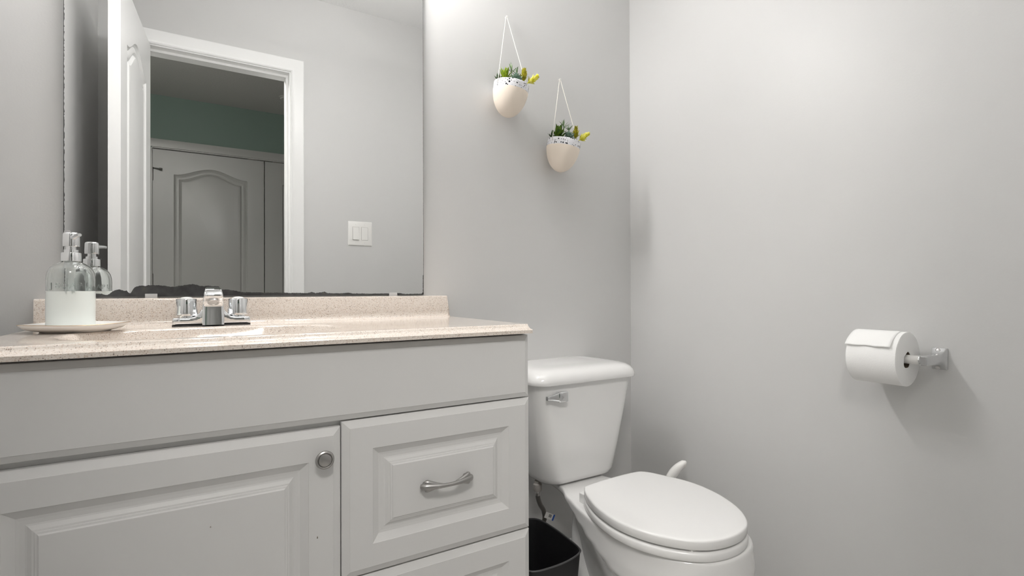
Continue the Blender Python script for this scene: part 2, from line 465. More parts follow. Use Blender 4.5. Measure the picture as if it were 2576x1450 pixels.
def butt_hinge(parent, x, y, hz, sgn, stop=False):
    h = MB()
    h.tube([(x, y + sgn * 0.004, hz - 0.045), (x, y + sgn * 0.004, hz + 0.045)], 0.0055, 12)
    if stop:
        h.tube([(x, y + sgn * 0.004, hz + 0.045), (x, y + sgn * 0.004, hz + 0.056)], 0.007, 12)
        h.tube([(x, y + sgn * 0.006, hz + 0.050), (x + 0.045, y + sgn * 0.020, hz + 0.044)], 0.0045, 10)
        h.tube([(x + 0.045, y + sgn * 0.020, hz + 0.044), (x + 0.062, y + sgn * 0.024, hz + 0.042)], 0.009, 12)
    o = h.build('hinge', M['hinge']); o.parent = parent
for hz in (0.25, 1.03, 1.80): butt_hinge(leaf, -0.004, 0.035, hz, 1)
# closet doors
CW = 0.768
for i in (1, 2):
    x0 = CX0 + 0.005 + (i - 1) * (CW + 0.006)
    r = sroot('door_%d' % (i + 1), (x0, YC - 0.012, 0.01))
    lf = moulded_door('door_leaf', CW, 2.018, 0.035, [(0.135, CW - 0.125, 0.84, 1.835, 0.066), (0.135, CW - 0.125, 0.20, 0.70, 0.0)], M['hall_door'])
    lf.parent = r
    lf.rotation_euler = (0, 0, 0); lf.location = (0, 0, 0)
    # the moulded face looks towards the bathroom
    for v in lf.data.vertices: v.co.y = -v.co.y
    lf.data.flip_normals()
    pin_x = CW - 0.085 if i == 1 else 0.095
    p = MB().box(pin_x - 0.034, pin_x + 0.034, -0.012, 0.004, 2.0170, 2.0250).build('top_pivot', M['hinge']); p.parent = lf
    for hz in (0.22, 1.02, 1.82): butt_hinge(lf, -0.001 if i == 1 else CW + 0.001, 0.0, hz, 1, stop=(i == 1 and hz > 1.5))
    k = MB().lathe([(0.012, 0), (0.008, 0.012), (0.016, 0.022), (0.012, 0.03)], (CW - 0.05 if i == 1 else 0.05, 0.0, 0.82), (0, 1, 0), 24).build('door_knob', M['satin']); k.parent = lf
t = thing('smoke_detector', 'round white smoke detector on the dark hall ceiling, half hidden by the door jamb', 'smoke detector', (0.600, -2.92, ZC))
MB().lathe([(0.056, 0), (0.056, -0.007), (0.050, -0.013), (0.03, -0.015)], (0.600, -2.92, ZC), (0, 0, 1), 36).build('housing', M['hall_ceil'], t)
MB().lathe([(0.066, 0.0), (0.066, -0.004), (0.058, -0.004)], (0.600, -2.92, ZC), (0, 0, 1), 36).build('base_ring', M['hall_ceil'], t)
# light switch on the front wall, seen in the mirror
sx0, sx1, sz0, sz1 = 0.6795, 0.8075, 1.1815, 1.3105
t = thing('light_switch', 'white double rocker light switch plate reflected in the mirror', 'light switch', ((sx0 + sx1) / 2, YF, sz0))
MB().loft([[(x, YF + d, z) for x, z in rrect(sx0 + i, sx1 - i, sz0 + i, sz1 - i, 0.004)] for i, d in ((0, 0.0005), (0, 0.003), (0.003, 0.0055))]).build('plate', M['white_plastic'], t)
scx, scz = (sx0 + sx1) / 2, (sz0 + sz1) / 2
for k, dx in enumerate((-0.0235, 0.0235)):
    x = scx + dx
    tilt = 0.006 if k == 0 else 0.0
    MB().box(x - 0.0175, x + 0.0175, YF + 0.004, YF + 0.0057, scz - 0.035, scz + 0.035).build('rocker_gap', M['gray_plastic'], t, smooth=0)
    MB().loft([[(x + a, YF + 0.0055, scz + z) for a, z in ((-0.0165, -0.034), (0.0165, -0.034), (0.0165, 0.034), (-0.0165, 0.034))],
               [(x + a, YF + 0.0075 + (tilt if z < 0 else 0), scz + z) for a, z in ((-0.0160, -0.0335), (0.0160, -0.0335), (0.0160, 0.0335), (-0.0160, 0.0335))]]).build('rocker', M['white_plastic'], t, smooth=0)
    for z in (-0.049, 0.049):
        MB().lathe([(0.003, 0), (0.0025, 0.001), (0.0008, 0.0013)], (x, YF + 0.0053, scz + z), (0, 1, 0), 12).build('screw', M['white_plastic'], t)

# ------------------------------------------------------------------ light fixture above the mirror (just over the frame)
LX, LZ, LY = 0.21, 2.04, -0.115
t = thing('vanity_light', 'three bulb chrome light bar with white bell shades on the wall above the mirror', 'lamp', (LX, 0, LZ))
MB().box(LX - 0.30, LX + 0.30, -0.028, -0.0005, LZ - 0.055, LZ + 0.055).build('backplate', M['chrome'], t, bevel=0.006)
for dx in (-0.19, 0.0, 0.19):
    MB().lathe([(0.022, 0), (0.022, 0.035), (0.018, 0.045)], (LX + dx, -0.028, LZ), (0, -1, 0), 24).build('socket', M['chrome'], t)
    MB().lathe([(0.020, 0.105), (0.034, 0.100), (0.046, 0.080), (0.058, 0.040), (0.066, 0.004), (0.0645, 0.004), (0.056, 0.040), (0.044, 0.079), (0.032, 0.098), (0.018, 0.103)], (LX + dx, LY, LZ), (0, 0, 1), 32).build('shade', M['trim'], t)
    MB().lathe([(0.038 * math.sin(a), -0.038 * math.cos(a)) for a in [0.12 + (PI - 0.24) * k / 14 for k in range(15)]], (LX + dx, LY, LZ), (0, -1, 0), 28).build('globe', M['bulb'], t)

UX, UY, UZ = 0.62, -0.45, 2.10  # bowl uplight added out of view to even out the room's light
t = thing('ceiling_fill_light', 'added white bowl fill light hanging under the bathroom ceiling, out of view', 'lamp', (UX, UY, UZ))
MB().lathe([(0.02, 0.0), (0.09, 0.008), (0.135, 0.030), (0.150, 0.055), (0.146, 0.055), (0.130, 0.034), (0.088, 0.013), (0.02, 0.006)], (UX, UY, UZ), (0, 0, 1), 40).build('bowl', M['trim'], t)
MB().tube([(UX, UY, UZ + 0.003), (UX, UY, ZC - 0.001)], 0.008, 12).build('stem', M['satin'], t)
ul = bpy.data.lights.new('uplight', 'AREA'); ul.shape = 'DISK'; ul.size = 0.2; ul.energy = UPLIGHT_WATTS; ul.color = (1, 0.99, 0.975)
uo = bpy.data.objects.new('uplight_fill', ul); uo.location = (UX, UY, UZ + 0.05); uo.rotation_euler = (PI, 0, 0); col.objects.link(uo); attach(uo, t)

# ------------------------------------------------------------------ mirror
MX0, MX1, MZ0, MZ1 = -0.2405, 0.5605, 0.9285, 1.86
t = thing('vanity_mirror', 'frameless wall mirror above the sink with black peeling bottom edge', 'mirror', ((MX0 + MX1) / 2, 0, MZ0))
b = MB(); b.box(MX0, MX1, -0.0075, -0.0025, MZ0, MZ1)
g = b.build('glass', [M['glass_edge'], M['mirror']], t, smooth=0)
for p in g.data.polygons:
    if p.normal.y < -0.9: p.material_index = 1
rng = random.Random(7)
PEEL = [(-0.2405, 0.0035), (-0.215, 0.004), (-0.2, 0.006), (-0.186, 0.0072), (-0.177, 0.0066), (-0.17, 0.0037), (-0.166, 0.0045), (-0.157, 0.0129), (-0.147, 0.0162), (-0.138, 0.0125), (-0.134, 0.0137), (-0.13, 0.0077), (-0.126, 0.008), (-0.123, 0.0153), (-0.119, 0.0213), (-0.113, 0.0234), (-0.107, 0.0248), (-0.101, 0.0231), (-0.096, 0.0251), (-0.088, 0.0257), (-0.079, 0.0254), (-0.065, 0.024), (-0.053, 0.0222), (-0.044, 0.0226), (-0.035, 0.0246), (-0.029, 0.0249), (-0.02, 0.0272), (-0.008, 0.0281), (0.004, 0.0242), (0.014, 0.0232), (0.022, 0.0245), (0.033, 0.0232), (0.043, 0.0226), (0.05, 0.0148), (0.06, 0.0157), (0.068, 0.0138), (0.081, 0.0119), (0.091, 0.0088), (0.108, 0.0084), (0.125, 0.0083), (0.142, 0.0076), (0.173, 0.0074), (0.20, 0.0066), (0.24, 0.0062), (0.255, 0.0085), (0.262, 0.0058), (0.285, 0.0092), (0.292, 0.0056), (0.33, 0.0052), (0.345, 0.0062), (0.36, 0.0042), (0.40, 0.0036), (0.45, 0.0036), (0.487, 0.0048), (0.50, 0.0022), (0.53, 0.0022), (0.5605, 0.0026)]
def peel_strip(pts, step, amp, put):
    """jagged strip: pts = (along, width)"""
    lo, hi = [], []
    a = pts[0][0]
    while a <= pts[-1][0]:
        for (x0, w0), (x1, w1) in zip(pts, pts[1:]):
            if x0 <= a <= x1:
                wd = w0 + (w1 - w0) * (a - x0) / (x1 - x0); break
        wd = max(0.0006, wd + rng.uniform(-amp, amp))
        lo.append(put(a, 0.0)); hi.append(put(a, wd)); a += step
    n = len(lo); mb = MB()
    mb.add(lo + hi, [(i, i + 1, n + i + 1, n + i) for i in range(n - 1)])
    return mb
YM = -0.00765
peel_strip(PEEL, 0.0015, 0.0006, lambda a, d: (a, YM, MZ0 + d)).build('corroded_edge', M['rust'], t, smooth=0)
peel_strip([(MZ0, 0.0012), (MZ0 + 0.2, 0.0016), (MZ0 + 0.5, 0.0010), (MZ1, 0.0005)], 0.003, 0.0006, lambda a, d: (MX0 + d, YM, a)).build('corroded_edge', M['rust'], t, smooth=0)
peel_strip([(MZ0, 0.006), (MZ0 + 0.008, 0.0022), (MZ0 + 0.055, 0.0024), (MZ0 + 0.058, 0.0004), (MZ1, 0.0003)], 0.0015, 0.0006, lambda a, d: (MX1 - d, YM, a)).build('corroded_edge', M['rust'], t, smooth=0)
def clip(x, z, label, turn=0):
    r = thing('mirror_clip', label, 'mirror clip', (x, 0, z), 'clear clips holding the mirror')
    b = MB()
    if turn == 0:
        b.box(x - 0.0115, x + 0.0115, -0.0105, -0.0078, z - 0.004, z + 0.006); b.box(x - 0.0115, x + 0.0115, -0.0078, -0.0002, z - 0.004, z - 0.0008)
    else:
        b.box(x - 0.0045, x + 0.0045, -0.0105, -0.0078, z - 0.0095, z + 0.0055); b.box(x - 0.0045, x - 0.0015, -0.0078, -0.0076, z - 0.0095, z + 0.0055)
    b.build('clip_body', M['clear'], r, smooth=0, bevel=0.0006)
clip(-0.089, MZ0, 'small clear clip under the peeled black patch of the mirror, left of faucet')
clip(0.469, MZ0, 'small clear clip at the clean right end of the mirror bottom')
clip(MX0 + 0.0070, 1.0640, 'small clear clip on the left mirror edge, behind the soap pump', 1)

# ------------------------------------------------------------------ vanity cabinet
VX0, VX1 = -0.2895, 0.6445
YD = -0.440; TD = 0.019
t = thing('vanity_cabinet', 'light grey painted bathroom vanity cabinet with raised panel door and drawers', 'cabinet', ((VX0 + VX1) / 2, -0.2, 0))
b = MB()
b.box(VX0, VX0 + 0.016, -0.42, -0.001, 0.0, 0.842)
b.box(VX1 - 0.016, VX1, -0.42, -0.001, 0.0, 0.842)
b.box(VX0 + 0.016, VX1 - 0.016, -0.42, -0.404, 0.685, 0.842)
b.box(VX0 + 0.016, VX0 + 0.045, -0.42, -0.404, 0.09, 0.685)
b.box(VX1 - 0.045, VX1 - 0.016, -0.42, -0.404, 0.09, 0.685)
b.box(0.205, 0.25, -0.42, -0.404, 0.09, 0.685)
b.box(VX0 + 0.016, VX1 - 0.016, -0.404, -0.001, 0.09, 0.105)
b.box(VX0 + 0.016, VX1 - 0.016, -0.36, -0.345, 0.0, 0.09)
b.build('body', M['cab'], t, smooth=0)
def panel_front(name, x0, x1, z0, z1, prof, parent, m=None):
    rings = []
    for i, d in prof:
        rings.append([(x0 + i, YD + d, z0 + i), (x1 - i, YD + d, z0 + i), (x1 - i, YD + d, z1 - i), (x0 + i, YD + d, z1 - i)])
    return MB().loft(rings).build(name, m or M['cab'], parent, smooth=0)
P_FLAT = [(0.0015, TD), (0, 0.0175), (0, 0.0065), (0.0010, 0.0055), (0.0105, 0.0008), (0.0112, 0.0)]
P_RAISED = [(0.0015, TD), (0, 0.0175), (0, 0.0080), (0.0012, 0.0066), (0.0132, 0.0008), (0.0140, 0.0),
            (0.0565, 0.0), (0.0575, 0.0012), (0.0700, 0.0092), (0.0745, 0.0098), (0.0805, 0.0098), (0.0830, 0.0088),
            (0.0885, 0.0048), (0.0912, 0.0042), (0.0920, 0.0030), (0.0950, 0.0022), (0.0966, 0.0006), (0.0972, 0.0004)]
panel_front('false_front', -0.288, 0.6430, 0.6988, 0.8386, P_FLAT, t)
door = panel_front('door', -0.2905, 0.2266, 0.108, 0.6882, P_RAISED, t)
def knob(x, z, parent):
    MB().lathe([(0.010, 0), (0.0085, 0.002), (0.0065, 0.006), (0.0065, 0.010), (0.0120, 0.013), (0.0158, 0.0150), (0.0166, 0.0170), (0.0160, 0.0192), (0.0138, 0.0206),
                (0.0125, 0.0200), (0.0120, 0.0192), (0.0114, 0.0202), (0.0108, 0.0212), (0.0080, 0.0222), (0.0040, 0.0227), (0.0008, 0.0228)], (x, YD, z), (0, -1, 0), 40).build('knob', M['nickel_dark'], parent, smooth=30)
knob(0.1942, 0.6372, door)
stain = mat('brown_stain', (0.16, 0.12, 0.09), 0.5)
for sx_, sz_, h_ in ((0.1845, 0.4930, 0.010), (0.0180, 0.5530, 0.0015)):
    MB().tube([(sx_, YD + 0.0004, sz_ + h_), (sx_, YD + 0.0004, sz_ + h_ * 0.4), (sx_, YD + 0.0002, sz_)], [0.0003, 0.0004, 0.0011], 8).build('drip_mark', stain, door)
def pull(cx, cz, parent):
    b = MB(); h = 0.056
    def yb(u): return YD - 0.010 - 0.014 * max(0.0, math.cos(u * PI / 2)) ** 0.8
    us = [-1 + 2 * k / 20 for k in range(21)]
    b.tube([(cx + u * h, yb(u) + (0.003 if abs(u) > 0.95 else 0), cz - 0.0015 * (1 - u * u)) for u in us], [0.0039 + 0.0032 * min(1, abs(u) * 1.15) ** 1.5 - (0.0030 if abs(u) > 0.98 else 0) for u in us], 14)
    for sg in (-1, 1):
        for up in (-1, 1):
            pts = []; rr = []
            for k in range(11):
                u = 0.28 + 0.60 * k / 10
                pts.append((cx + sg * u * h, yb(u) + 0.0025, cz + up * 0.0082 * ((u - 0.28) / 0.60) ** 1.2))
                rr.append(0.0030 + 0.0029 * (k / 10) - (0.0026 if k == 10 else 0))
            b.tube(pts, rr, 12)
        b.tube([(cx + sg * 0.80 * h, YD + 0.0005, cz), (cx + sg * 0.80 * h, YD - 0.010, cz)], 0.0058, 14)
    b.build('pull_handle', M['nickel_dark'], parent, smooth=50)
for z0, z1 in ((0.4005, 0.6958), (0.108, 0.3975)):
    d = panel_front('drawer', 0.2286, 0.6452, z0, z1, P_RAISED, t)
    pull(0.4355, (z0 + z1) / 2 + 0.0015, d)

# ------------------------------------------------------------------ vanity top: slab, backsplash and moulded basin
TZ = 0.8632
TX0, TX1, TYF = -0.2905, 0.6405, -0.4335
t = thing('countertop', 'speckled beige solid surface vanity top with moulded sink and backsplash', 'countertop', ((TX0 + TX1) / 2, -0.2, 0.8435))
BC, BA, BB = (0.030, -0.268), 0.228, 0.135
def sup(a, rx, ry, p=2.6):
    c, s = math.cos(a), math.sin(a)
    return (BC[0] + rx * math.copysign(abs(c) ** (2 / p), c), BC[1] + ry * math.copysign(abs(s) ** (2 / p), s))
N = 144
angs = [2 * PI * k / N for k in range(N)]
def boxpt(a, x0, x1, y0, y1):
    dx, dy = math.cos(a), math.sin(a); ts = []
    if dx > 1e-9: ts.append((x1 - BC[0]) / dx)
    if dx < -1e-9: ts.append((x0 - BC[0]) / dx)
    if dy > 1e-9: ts.append((y1 - BC[1]) / dy)
    if dy < -1e-9: ts.append((y0 - BC[1]) / dy)
    k = min(ts); return (BC[0] + dx * k, BC[1] + dy * k)
for cx, cy in ((TX0, TYF), (TX1, TYF), (TX1, -0.03), (TX0, -0.03)):
    a = math.atan2(cy - BC[1], cx - BC[0]) % (2 * PI)
    j = min(range(N), key=lambda i: abs(angs[i] - a)); angs[j] = a
b = MB()
rings = [[(*boxpt(a, TX0, TX1, TYF, -0.03), TZ) for a in angs]]
for s in (0.5, 0.1):
    rings.append([(*[bp * s + q * (1 - s) for bp, q in zip(boxpt(a, TX0, TX1, TYF, -0.03), sup(a, BA + 0.012, BB + 0.012))], TZ) for a in angs])
for off, z in ((0.010, TZ), (0.006, TZ - 0.0004), (0.002, TZ - 0.0018), (0.0, TZ - 0.004)):
    rings.append([(*sup(a, BA + off, BB + off), z) for a in angs])
b.loft(rings, True, False, False)
# front ogee and fascia
FP = [(-0.4335, TZ), (-0.4355, TZ + 0.0003), (-0.4375, TZ - 0.0004), (-0.4392, TZ - 0.0025), (-0.4405, TZ - 0.0045), (-0.443, TZ - 0.0068), (-0.447, TZ - 0.0088), (-0.452, TZ - 0.0102), (-0.4565, TZ - 0.0108), (-0.4580, TZ - 0.0122), (-0.4580, 0.8437), (-0.4350, 0.8437)]
n = len(FP)
b.add([(TX0, y, z) for y, z in FP] + [(TX1, y, z) for y, z in FP], [(i, i + 1, n + i + 1, n + i) for i in range(n - 1)])
# right and left ends, underside, back strip under the backsplash
for x in (TX0, TX1):
    b.add([(x, y, z) for y, z in FP] + [(x, -0.001, 0.8437), (x, -0.001, TZ)], [tuple(range(n + 2))])
b.add([(TX0, -0.03, TZ), (TX1, -0.03, TZ), (TX1, -0.001, TZ), (TX0, -0.001, TZ)], [(0, 1, 2, 3)])
b.build('slab', M['stone'], t, smooth=40)
b = MB(); rings = []
for k in range(15):
    u = k / 14
    rings.append([(*[BC[i] + (q - BC[i]) * (1 - u * 0.94) for i, q in enumerate(sup(a, BA, BB))], TZ - 0.004 - 0.118 * math.sin(min(1.0, u * 1.25) * PI / 2) ** 0.75) for a in angs])
b.loft(rings, True, False, False)
b.build('basin', M['stone'], t, smooth=60)
MB().lathe([(0.0215, 0), (0.0215, 0.0025), (0.017, 0.003), (0.015, 0.001), (0.001, 0.0005)], (BC[0], BC[1], TZ - 0.1225), (0, 0, 1), 32).build('drain', M['chrome'], t)
BSP = [(-0.0005, TZ - 0.006), (-0.0005, 0.9243), (-0.014, 0.9250), (-0.0172, 0.9238), (-0.0190, 0.9205), (-0.0195, 0.880), (-0.0200, TZ + 0.010), (-0.0225, TZ + 0.0045), (-0.0265, TZ + 0.0012), (-0.0320, TZ + 0.0001), (-0.0320, TZ - 0.006)]
rings = []
for i, e in ((0, 0.004), (1, 0.0012), (2, 0.0)):
    rings.append([(-0.2850 + e, y, z - (e * 0.6 if z > 0.9 else 0)) for y, z in BSP])
for e in (0.0, 0.0012, 0.004):
    rings.append([(0.6300 - e + (0.0055 if z < TZ + 0.02 else 0.0), y, z - (e * 0.6 if z > 0.9 else 0)) for y, z in BSP])
MB().loft(rings).build('backsplash', M['stone'], t, smooth=40)

# ------------------------------------------------------------------ faucet
FX, FY = 0.0295, -0.061
t = thing('faucet', 'worn chrome two handle bathroom faucet on the vanity top', 'faucet', (FX, FY, TZ))
MB().loft([[(x, y, z) for x, y in rrect(FX - 0.0775, FX + 0.0755, FY - 0.0275, FY + 0.0265, 0.012)] for z in (TZ + 0.0002, TZ + 0.0030)]).build('gasket', M['gasket'], t)
b = MB(); rings = []
xs = [-0.0772, -0.0765, -0.0738, -0.06, -0.045, -0.034, -0.028, -0.024, -0.0215, 0.0215, 0.024, 0.028, 0.034, 0.045, 0.06, 0.0720, 0.0745, 0.0752]
for x in xs:
    ax = abs(x)
    h = 0.0185 + 0.018 * max(0, 1 - (ax - 0.0215) / 0.022) ** 2.2 if ax >= 0.0215 else 0.0365
    e = 0.006 if x in (xs[0], xs[-1]) else (0.002 if x in (xs[1], xs[-2]) else 0)
    pts = rrect(FY - 0.0265 + e, FY + 0.0255 - e, TZ + 0.0030, TZ + h - e * 0.7, 0.0045, 4)
    rings.append([(FX + x, y, z) for y, z in pts])
b.loft(rings); b.build('base', M['chrome'], t, smooth=45)
b = MB(); rings = []
SP = [(0.003, -0.1150, -0.042, 0.0215), (0.020, -0.1128, -0.042, 0.0213), (0.035, -0.1108, -0.043, 0.0208), (0.044, -0.1100, -0.045, 0.0202), (0.050, -0.1115, -0.047, 0.0198), (0.0565, -0.1170, -0.049, 0.0194), (0.0615, -0.1245, -0.050, 0.0190), (0.0655, -0.1270, -0.051, 0.0187), (0.0690, -0.1272, -0.052, 0.0183),
      (0.0720, -0.1250, -0.053, 0.0178), (0.0775, -0.1150, -0.055, 0.0165), (0.0820, -0.1010, -0.059, 0.0152), (0.0845, -0.0900, -0.064, 0.0140), (0.0855, -0.0820, -0.069, 0.0110)]
for h, yf, yb_, hw in SP:
    rings.append([(FX + x, y, TZ + h) for x, y in rrect(-hw, hw, yf, yb_, 0.0055, 5)])
b.loft(rings); b.build('spout', M['chrome'], t, smooth=50)
MB().lathe([(0.0115, -0.004), (0.0115, 0.003), (0.0098, 0.0038), (0.0085, 0.002), (0.001, 0.002)], (FX, -0.1165, TZ + 0.0540), (0, -0.55, -0.83), 28).build('aerator', M['satin'], t)
for sg in (-1, 1):
    hx = FX + sg * 0.0510
    b = MB()
    b.lathe([(0.0185, 0.0180), (0.0185, 0.0200), (0.0172, 0.0205), (0.0172, 0.0225), (0.0222, 0.0226), (0.0225, 0.0245), (0.0198, 0.0580), (0.0192, 0.0592), (0.0172, 0.0597)], (hx, FY, TZ), (0, 0, 1), 48)
    hd = b.build('handle', M['chrome'], t, smooth=40)
    MB().lathe([(0.0125, 0.0592), (0.0118, 0.0614), (0.0090, 0.0632), (0.0045, 0.0640), (0.0005, 0.0642)], (hx, FY, TZ), (0, 0, 1), 32).build('index_button', M['white_plastic'], hd)

# ------------------------------------------------------------------ plate and soap dispenser
PX, PY = -0.200, -0.132
t = thing('soap_plate', 'oval white china plate with worn gold rim under the soap dispenser', 'plate', (PX, PY, TZ))
rng = random.Random(3)
ph = [rng.uniform(0, 2 * PI) for _ in range(4)]
def wob(a): return 1 + 0.010 * math.sin(3 * a + ph[0]) + 0.008 * math.sin(5 * a + ph[1])
def prings(prof, n=72):
    return [[(PX + r * 1.02 * math.cos(2 * PI * k / n) * (wob(2 * PI * k / n) if r > 0.055 else 1), PY + r * 0.94 * math.sin(2 * PI * k / n) * (wob(2 * PI * k / n) if r > 0.055 else 1),
              TZ + z + (0.0008 * math.sin(3 * 2 * PI * k / n + ph[2]) if r > 0.075 else 0)) for k in range(n)] for r, z in prof]
MB().loft(prings([(0.050, 0.0003), (0.0525, 0.0004), (0.0535, 0.0020), (0.060, 0.0030), (0.070, 0.0058), (0.0775, 0.0095), (0.0815, 0.0132), (0.0825, 0.0152), (0.0815, 0.0160), (0.0795, 0.0156), (0.074, 0.0118), (0.066, 0.0082), (0.055, 0.0066), (0.010, 0.0062)])).build('dish', M['china'], t, smooth=60)
MB().loft(prings([(0.0823, 0.0149), (0.08275, 0.0154), (0.0824, 0.0159), (0.0818, 0.0161), (0.0816, 0.0158)]), loop=True).build('rim', M['gold'], t, smooth=60)
SX, SY, SZ = -0.2095, -0.122, TZ + 0.0067
t = thing('soap_dispenser', 'clear glass soap bottle with chrome pump, half full of pale soap', 'soap dispenser', (SX, SY, SZ))
Z0 = SZ
H = lambda z: z - Z0
OUT = [(0.0340, 0.0), (0.0366, 0.0010), (0.0374, 0.0040), (0.0374, 0.0920), (0.0368, 0.1010), (0.0350, 0.1090), (0.0315, 0.1160), (0.0262, 0.1215), (0.0205, 0.1250), (0.0150, 0.1272), (0.0138, 0.1290), (0.0138, 0.1400)]
INN = [(0.0112, 0.1400), (0.0112, 0.1280), (0.0135, 0.1255), (0.0195, 0.1226), (0.0250, 0.1192), (0.0298, 0.1142), (0.0330, 0.1075), (0.0347, 0.1000), (0.0353, 0.0915), (0.0353, 0.0062), (0.0345, 0.0050), (0.0300, 0.0045)]
LT = 0.9408 - Z0
OUT = [(0.0374, LT + 0.0003)] + [p for p in OUT if p[1] > LT + 0.001]
INN = [p for p in INN if p[1] > LT + 0.001] + [(0.0353, LT + 0.0003)]
MB().loft([[(SX + r * math.cos(2 * PI * k / 72), SY + r * math.sin(2 * PI * k / 72), Z0 + h) for k in range(72)] for r, h in OUT + INN], loop=True).build('bottle', M['glass'], t, smooth=50)
MB().lathe([(0.0340, 0.0), (0.0366, 0.0010), (0.0374, 0.0040), (0.0374, LT), (0.0350, LT + 0.0001)], (SX, SY, Z0), (0, 0, 1), 72).build('soap', M['soap'], t, smooth=40)
def letters(text, a0, z, size, depth):
    """raised moulded letters wrapped on the bottle"""
    cu = bpy.data.curves.new('letters', 'FONT'); cu.body = text; cu.size = size; cu.extrude = depth; cu.bevel_depth = 0.00025
    cu.align_x = 'CENTER'; cu.space_character = 1.15
    ob = bpy.data.objects.new('letters', cu); col.objects.link(ob)
    dg = bpy.context.evaluated_depsgraph_get()
    me = bpy.data.meshes.new_from_object(ob.evaluated_get(dg))
    bpy.data.objects.remove(ob)
    for v in me.vertices:
        a = a0 + v.co.x / 0.0374
        r = 0.0374 + v.co.z
        v.co = Vector((SX + r * math.cos(a), SY + r * math.sin(a), z + v.co.y))
    me.materials.clear(); me.materials.append(M['glass'])
    o = bpy.data.objects.new('moulded_lettering', me); col.objects.link(o); attach(o, t)
face = math.atan2(-1.42 - SY, 0 - SX)
letters('J SOAP L', face - 0.05, Z0 + 0.0765, 0.0150, 0.0006)
letters('T R', face - 0.05, Z0 + 0.0665, 0.0100, 0.0006)
pm = MB()
pm.lathe([(0.0150, H(0.9985)), (0.0158, H(0.9990)), (0.0156, H(1.0140)), (0.0150, H(1.0152)), (0.0112, H(1.0154)), (0.0110, H(1.0210)), (0.0080, H(1.0214)), (0.0080, H(1.0272))], (SX, SY, Z0), (0, 0, 1), 48)
pump = pm.build('pump_collar', M['chrome'], t, smooth=40)
MB().lathe([(0.0060, H(1.0268)), (0.0130, H(1.0270)), (0.0133, H(1.0278)), (0.0130, H(1.0500)), (0.0122, H(1.0530)), (0.0100, H(1.0546)), (0.0010, H(1.0552))], (SX, SY, Z0), (0, 0, 1), 48).build('pump_head', M['chrome'], t, smooth=40)
sd = Vector((0.40, -0.917, 0)); c0 = Vector((SX, SY, 1.0445))
MB().tube([c0 + sd * 0.010, c0 + sd * 0.025 + Vector((0, 0, 0.001)), c0 + sd * 0.042 + Vector((0, 0, 0.0025)), c0 + sd * 0.050 + Vector((0, 0, 0.0022))], [0.0052, 0.0042, 0.0034, 0.0030], 16).build('spout', M['chrome'], t, smooth=50)
MB().lathe([(0.0105, H(0.9975)), (0.0100, H(0.9860)), (0.0072, H(0.9835)), (0.0068, H(0.9680)), (0.0046, H(0.9650)), (0.0046, H(0.9300)), (0.0036, H(0.8850))], (SX, SY, Z0), (0, 0, 1), 24).build('dip_tube', M['tube'], t, smooth=40)

# ------------------------------------------------------------------ hanging wall planters with succulents
def leaf_blade(mb, p, d, L, W, T, up, bend=0.0, n=7, sharp=1.0, nn=8, tip=0.03):
    p, d, up = Vector(p), Vector(d).normalized(), Vector(up)
    side = d.cross(up)
    if side.length < 1e-3: side = Vector((1, 0, 0))
    side.normalize(); nrm = side.cross(d).normalized()
    rings = []
    for i in range(n + 1):
        u = i / n
        c = p + d * (L * u) + nrm * (bend * L * u * u)
        ww = W * 0.5 * max(tip, (math.sin(PI * min(1.0, 0.18 + 0.82 * u)) ** sharp) if u > 0.35 else (0.62 + 0.38 * u / 0.35))
        if u > 0.999: ww = W * 0.5 * tip
        tt = T * 0.5 * max(0.1, 1 - u * 0.8)
        rings.append([tuple(c + side * (ww * math.cos(2 * PI * k / nn)) + nrm * (tt * math.sin(2 * PI * k / nn))) for k in range(nn)])
    mb.loft(rings)
def rosette(mb, c, axis, levels, L, W, T, rnd, bend=0.15, sharp=1.0, jit=0.15, stem=0.0):
    """levels: (count, polar angle from axis in degrees, length factor, height along the stem)"""
    c = Vector(c); ax = Vector(axis).normalized()
    a = ax.cross(Vector((0, 1, 0.2))).normalized(); bb = ax.cross(a)
    if stem: mb.tube([c, c + ax * stem], 0.0014, 8)
    for li, (cnt, pol, lf, hh) in enumerate(levels):
        off = rnd.uniform(0, 2 * PI)
        for k in range(cnt):
            az = off + 2 * PI * k / cnt + rnd.uniform(-jit, jit)
            po = math.radians(pol + rnd.uniform(-8, 8))
            rad = a * math.cos(az) + bb * math.sin(az)
            d = ax * math.cos(po) + rad * math.sin(po)
            leaf_blade(mb, c + ax * hh, d, L * lf * rnd.uniform(0.88, 1.1), W, T, ax if pol > 12 else rad, bend, sharp=sharp)
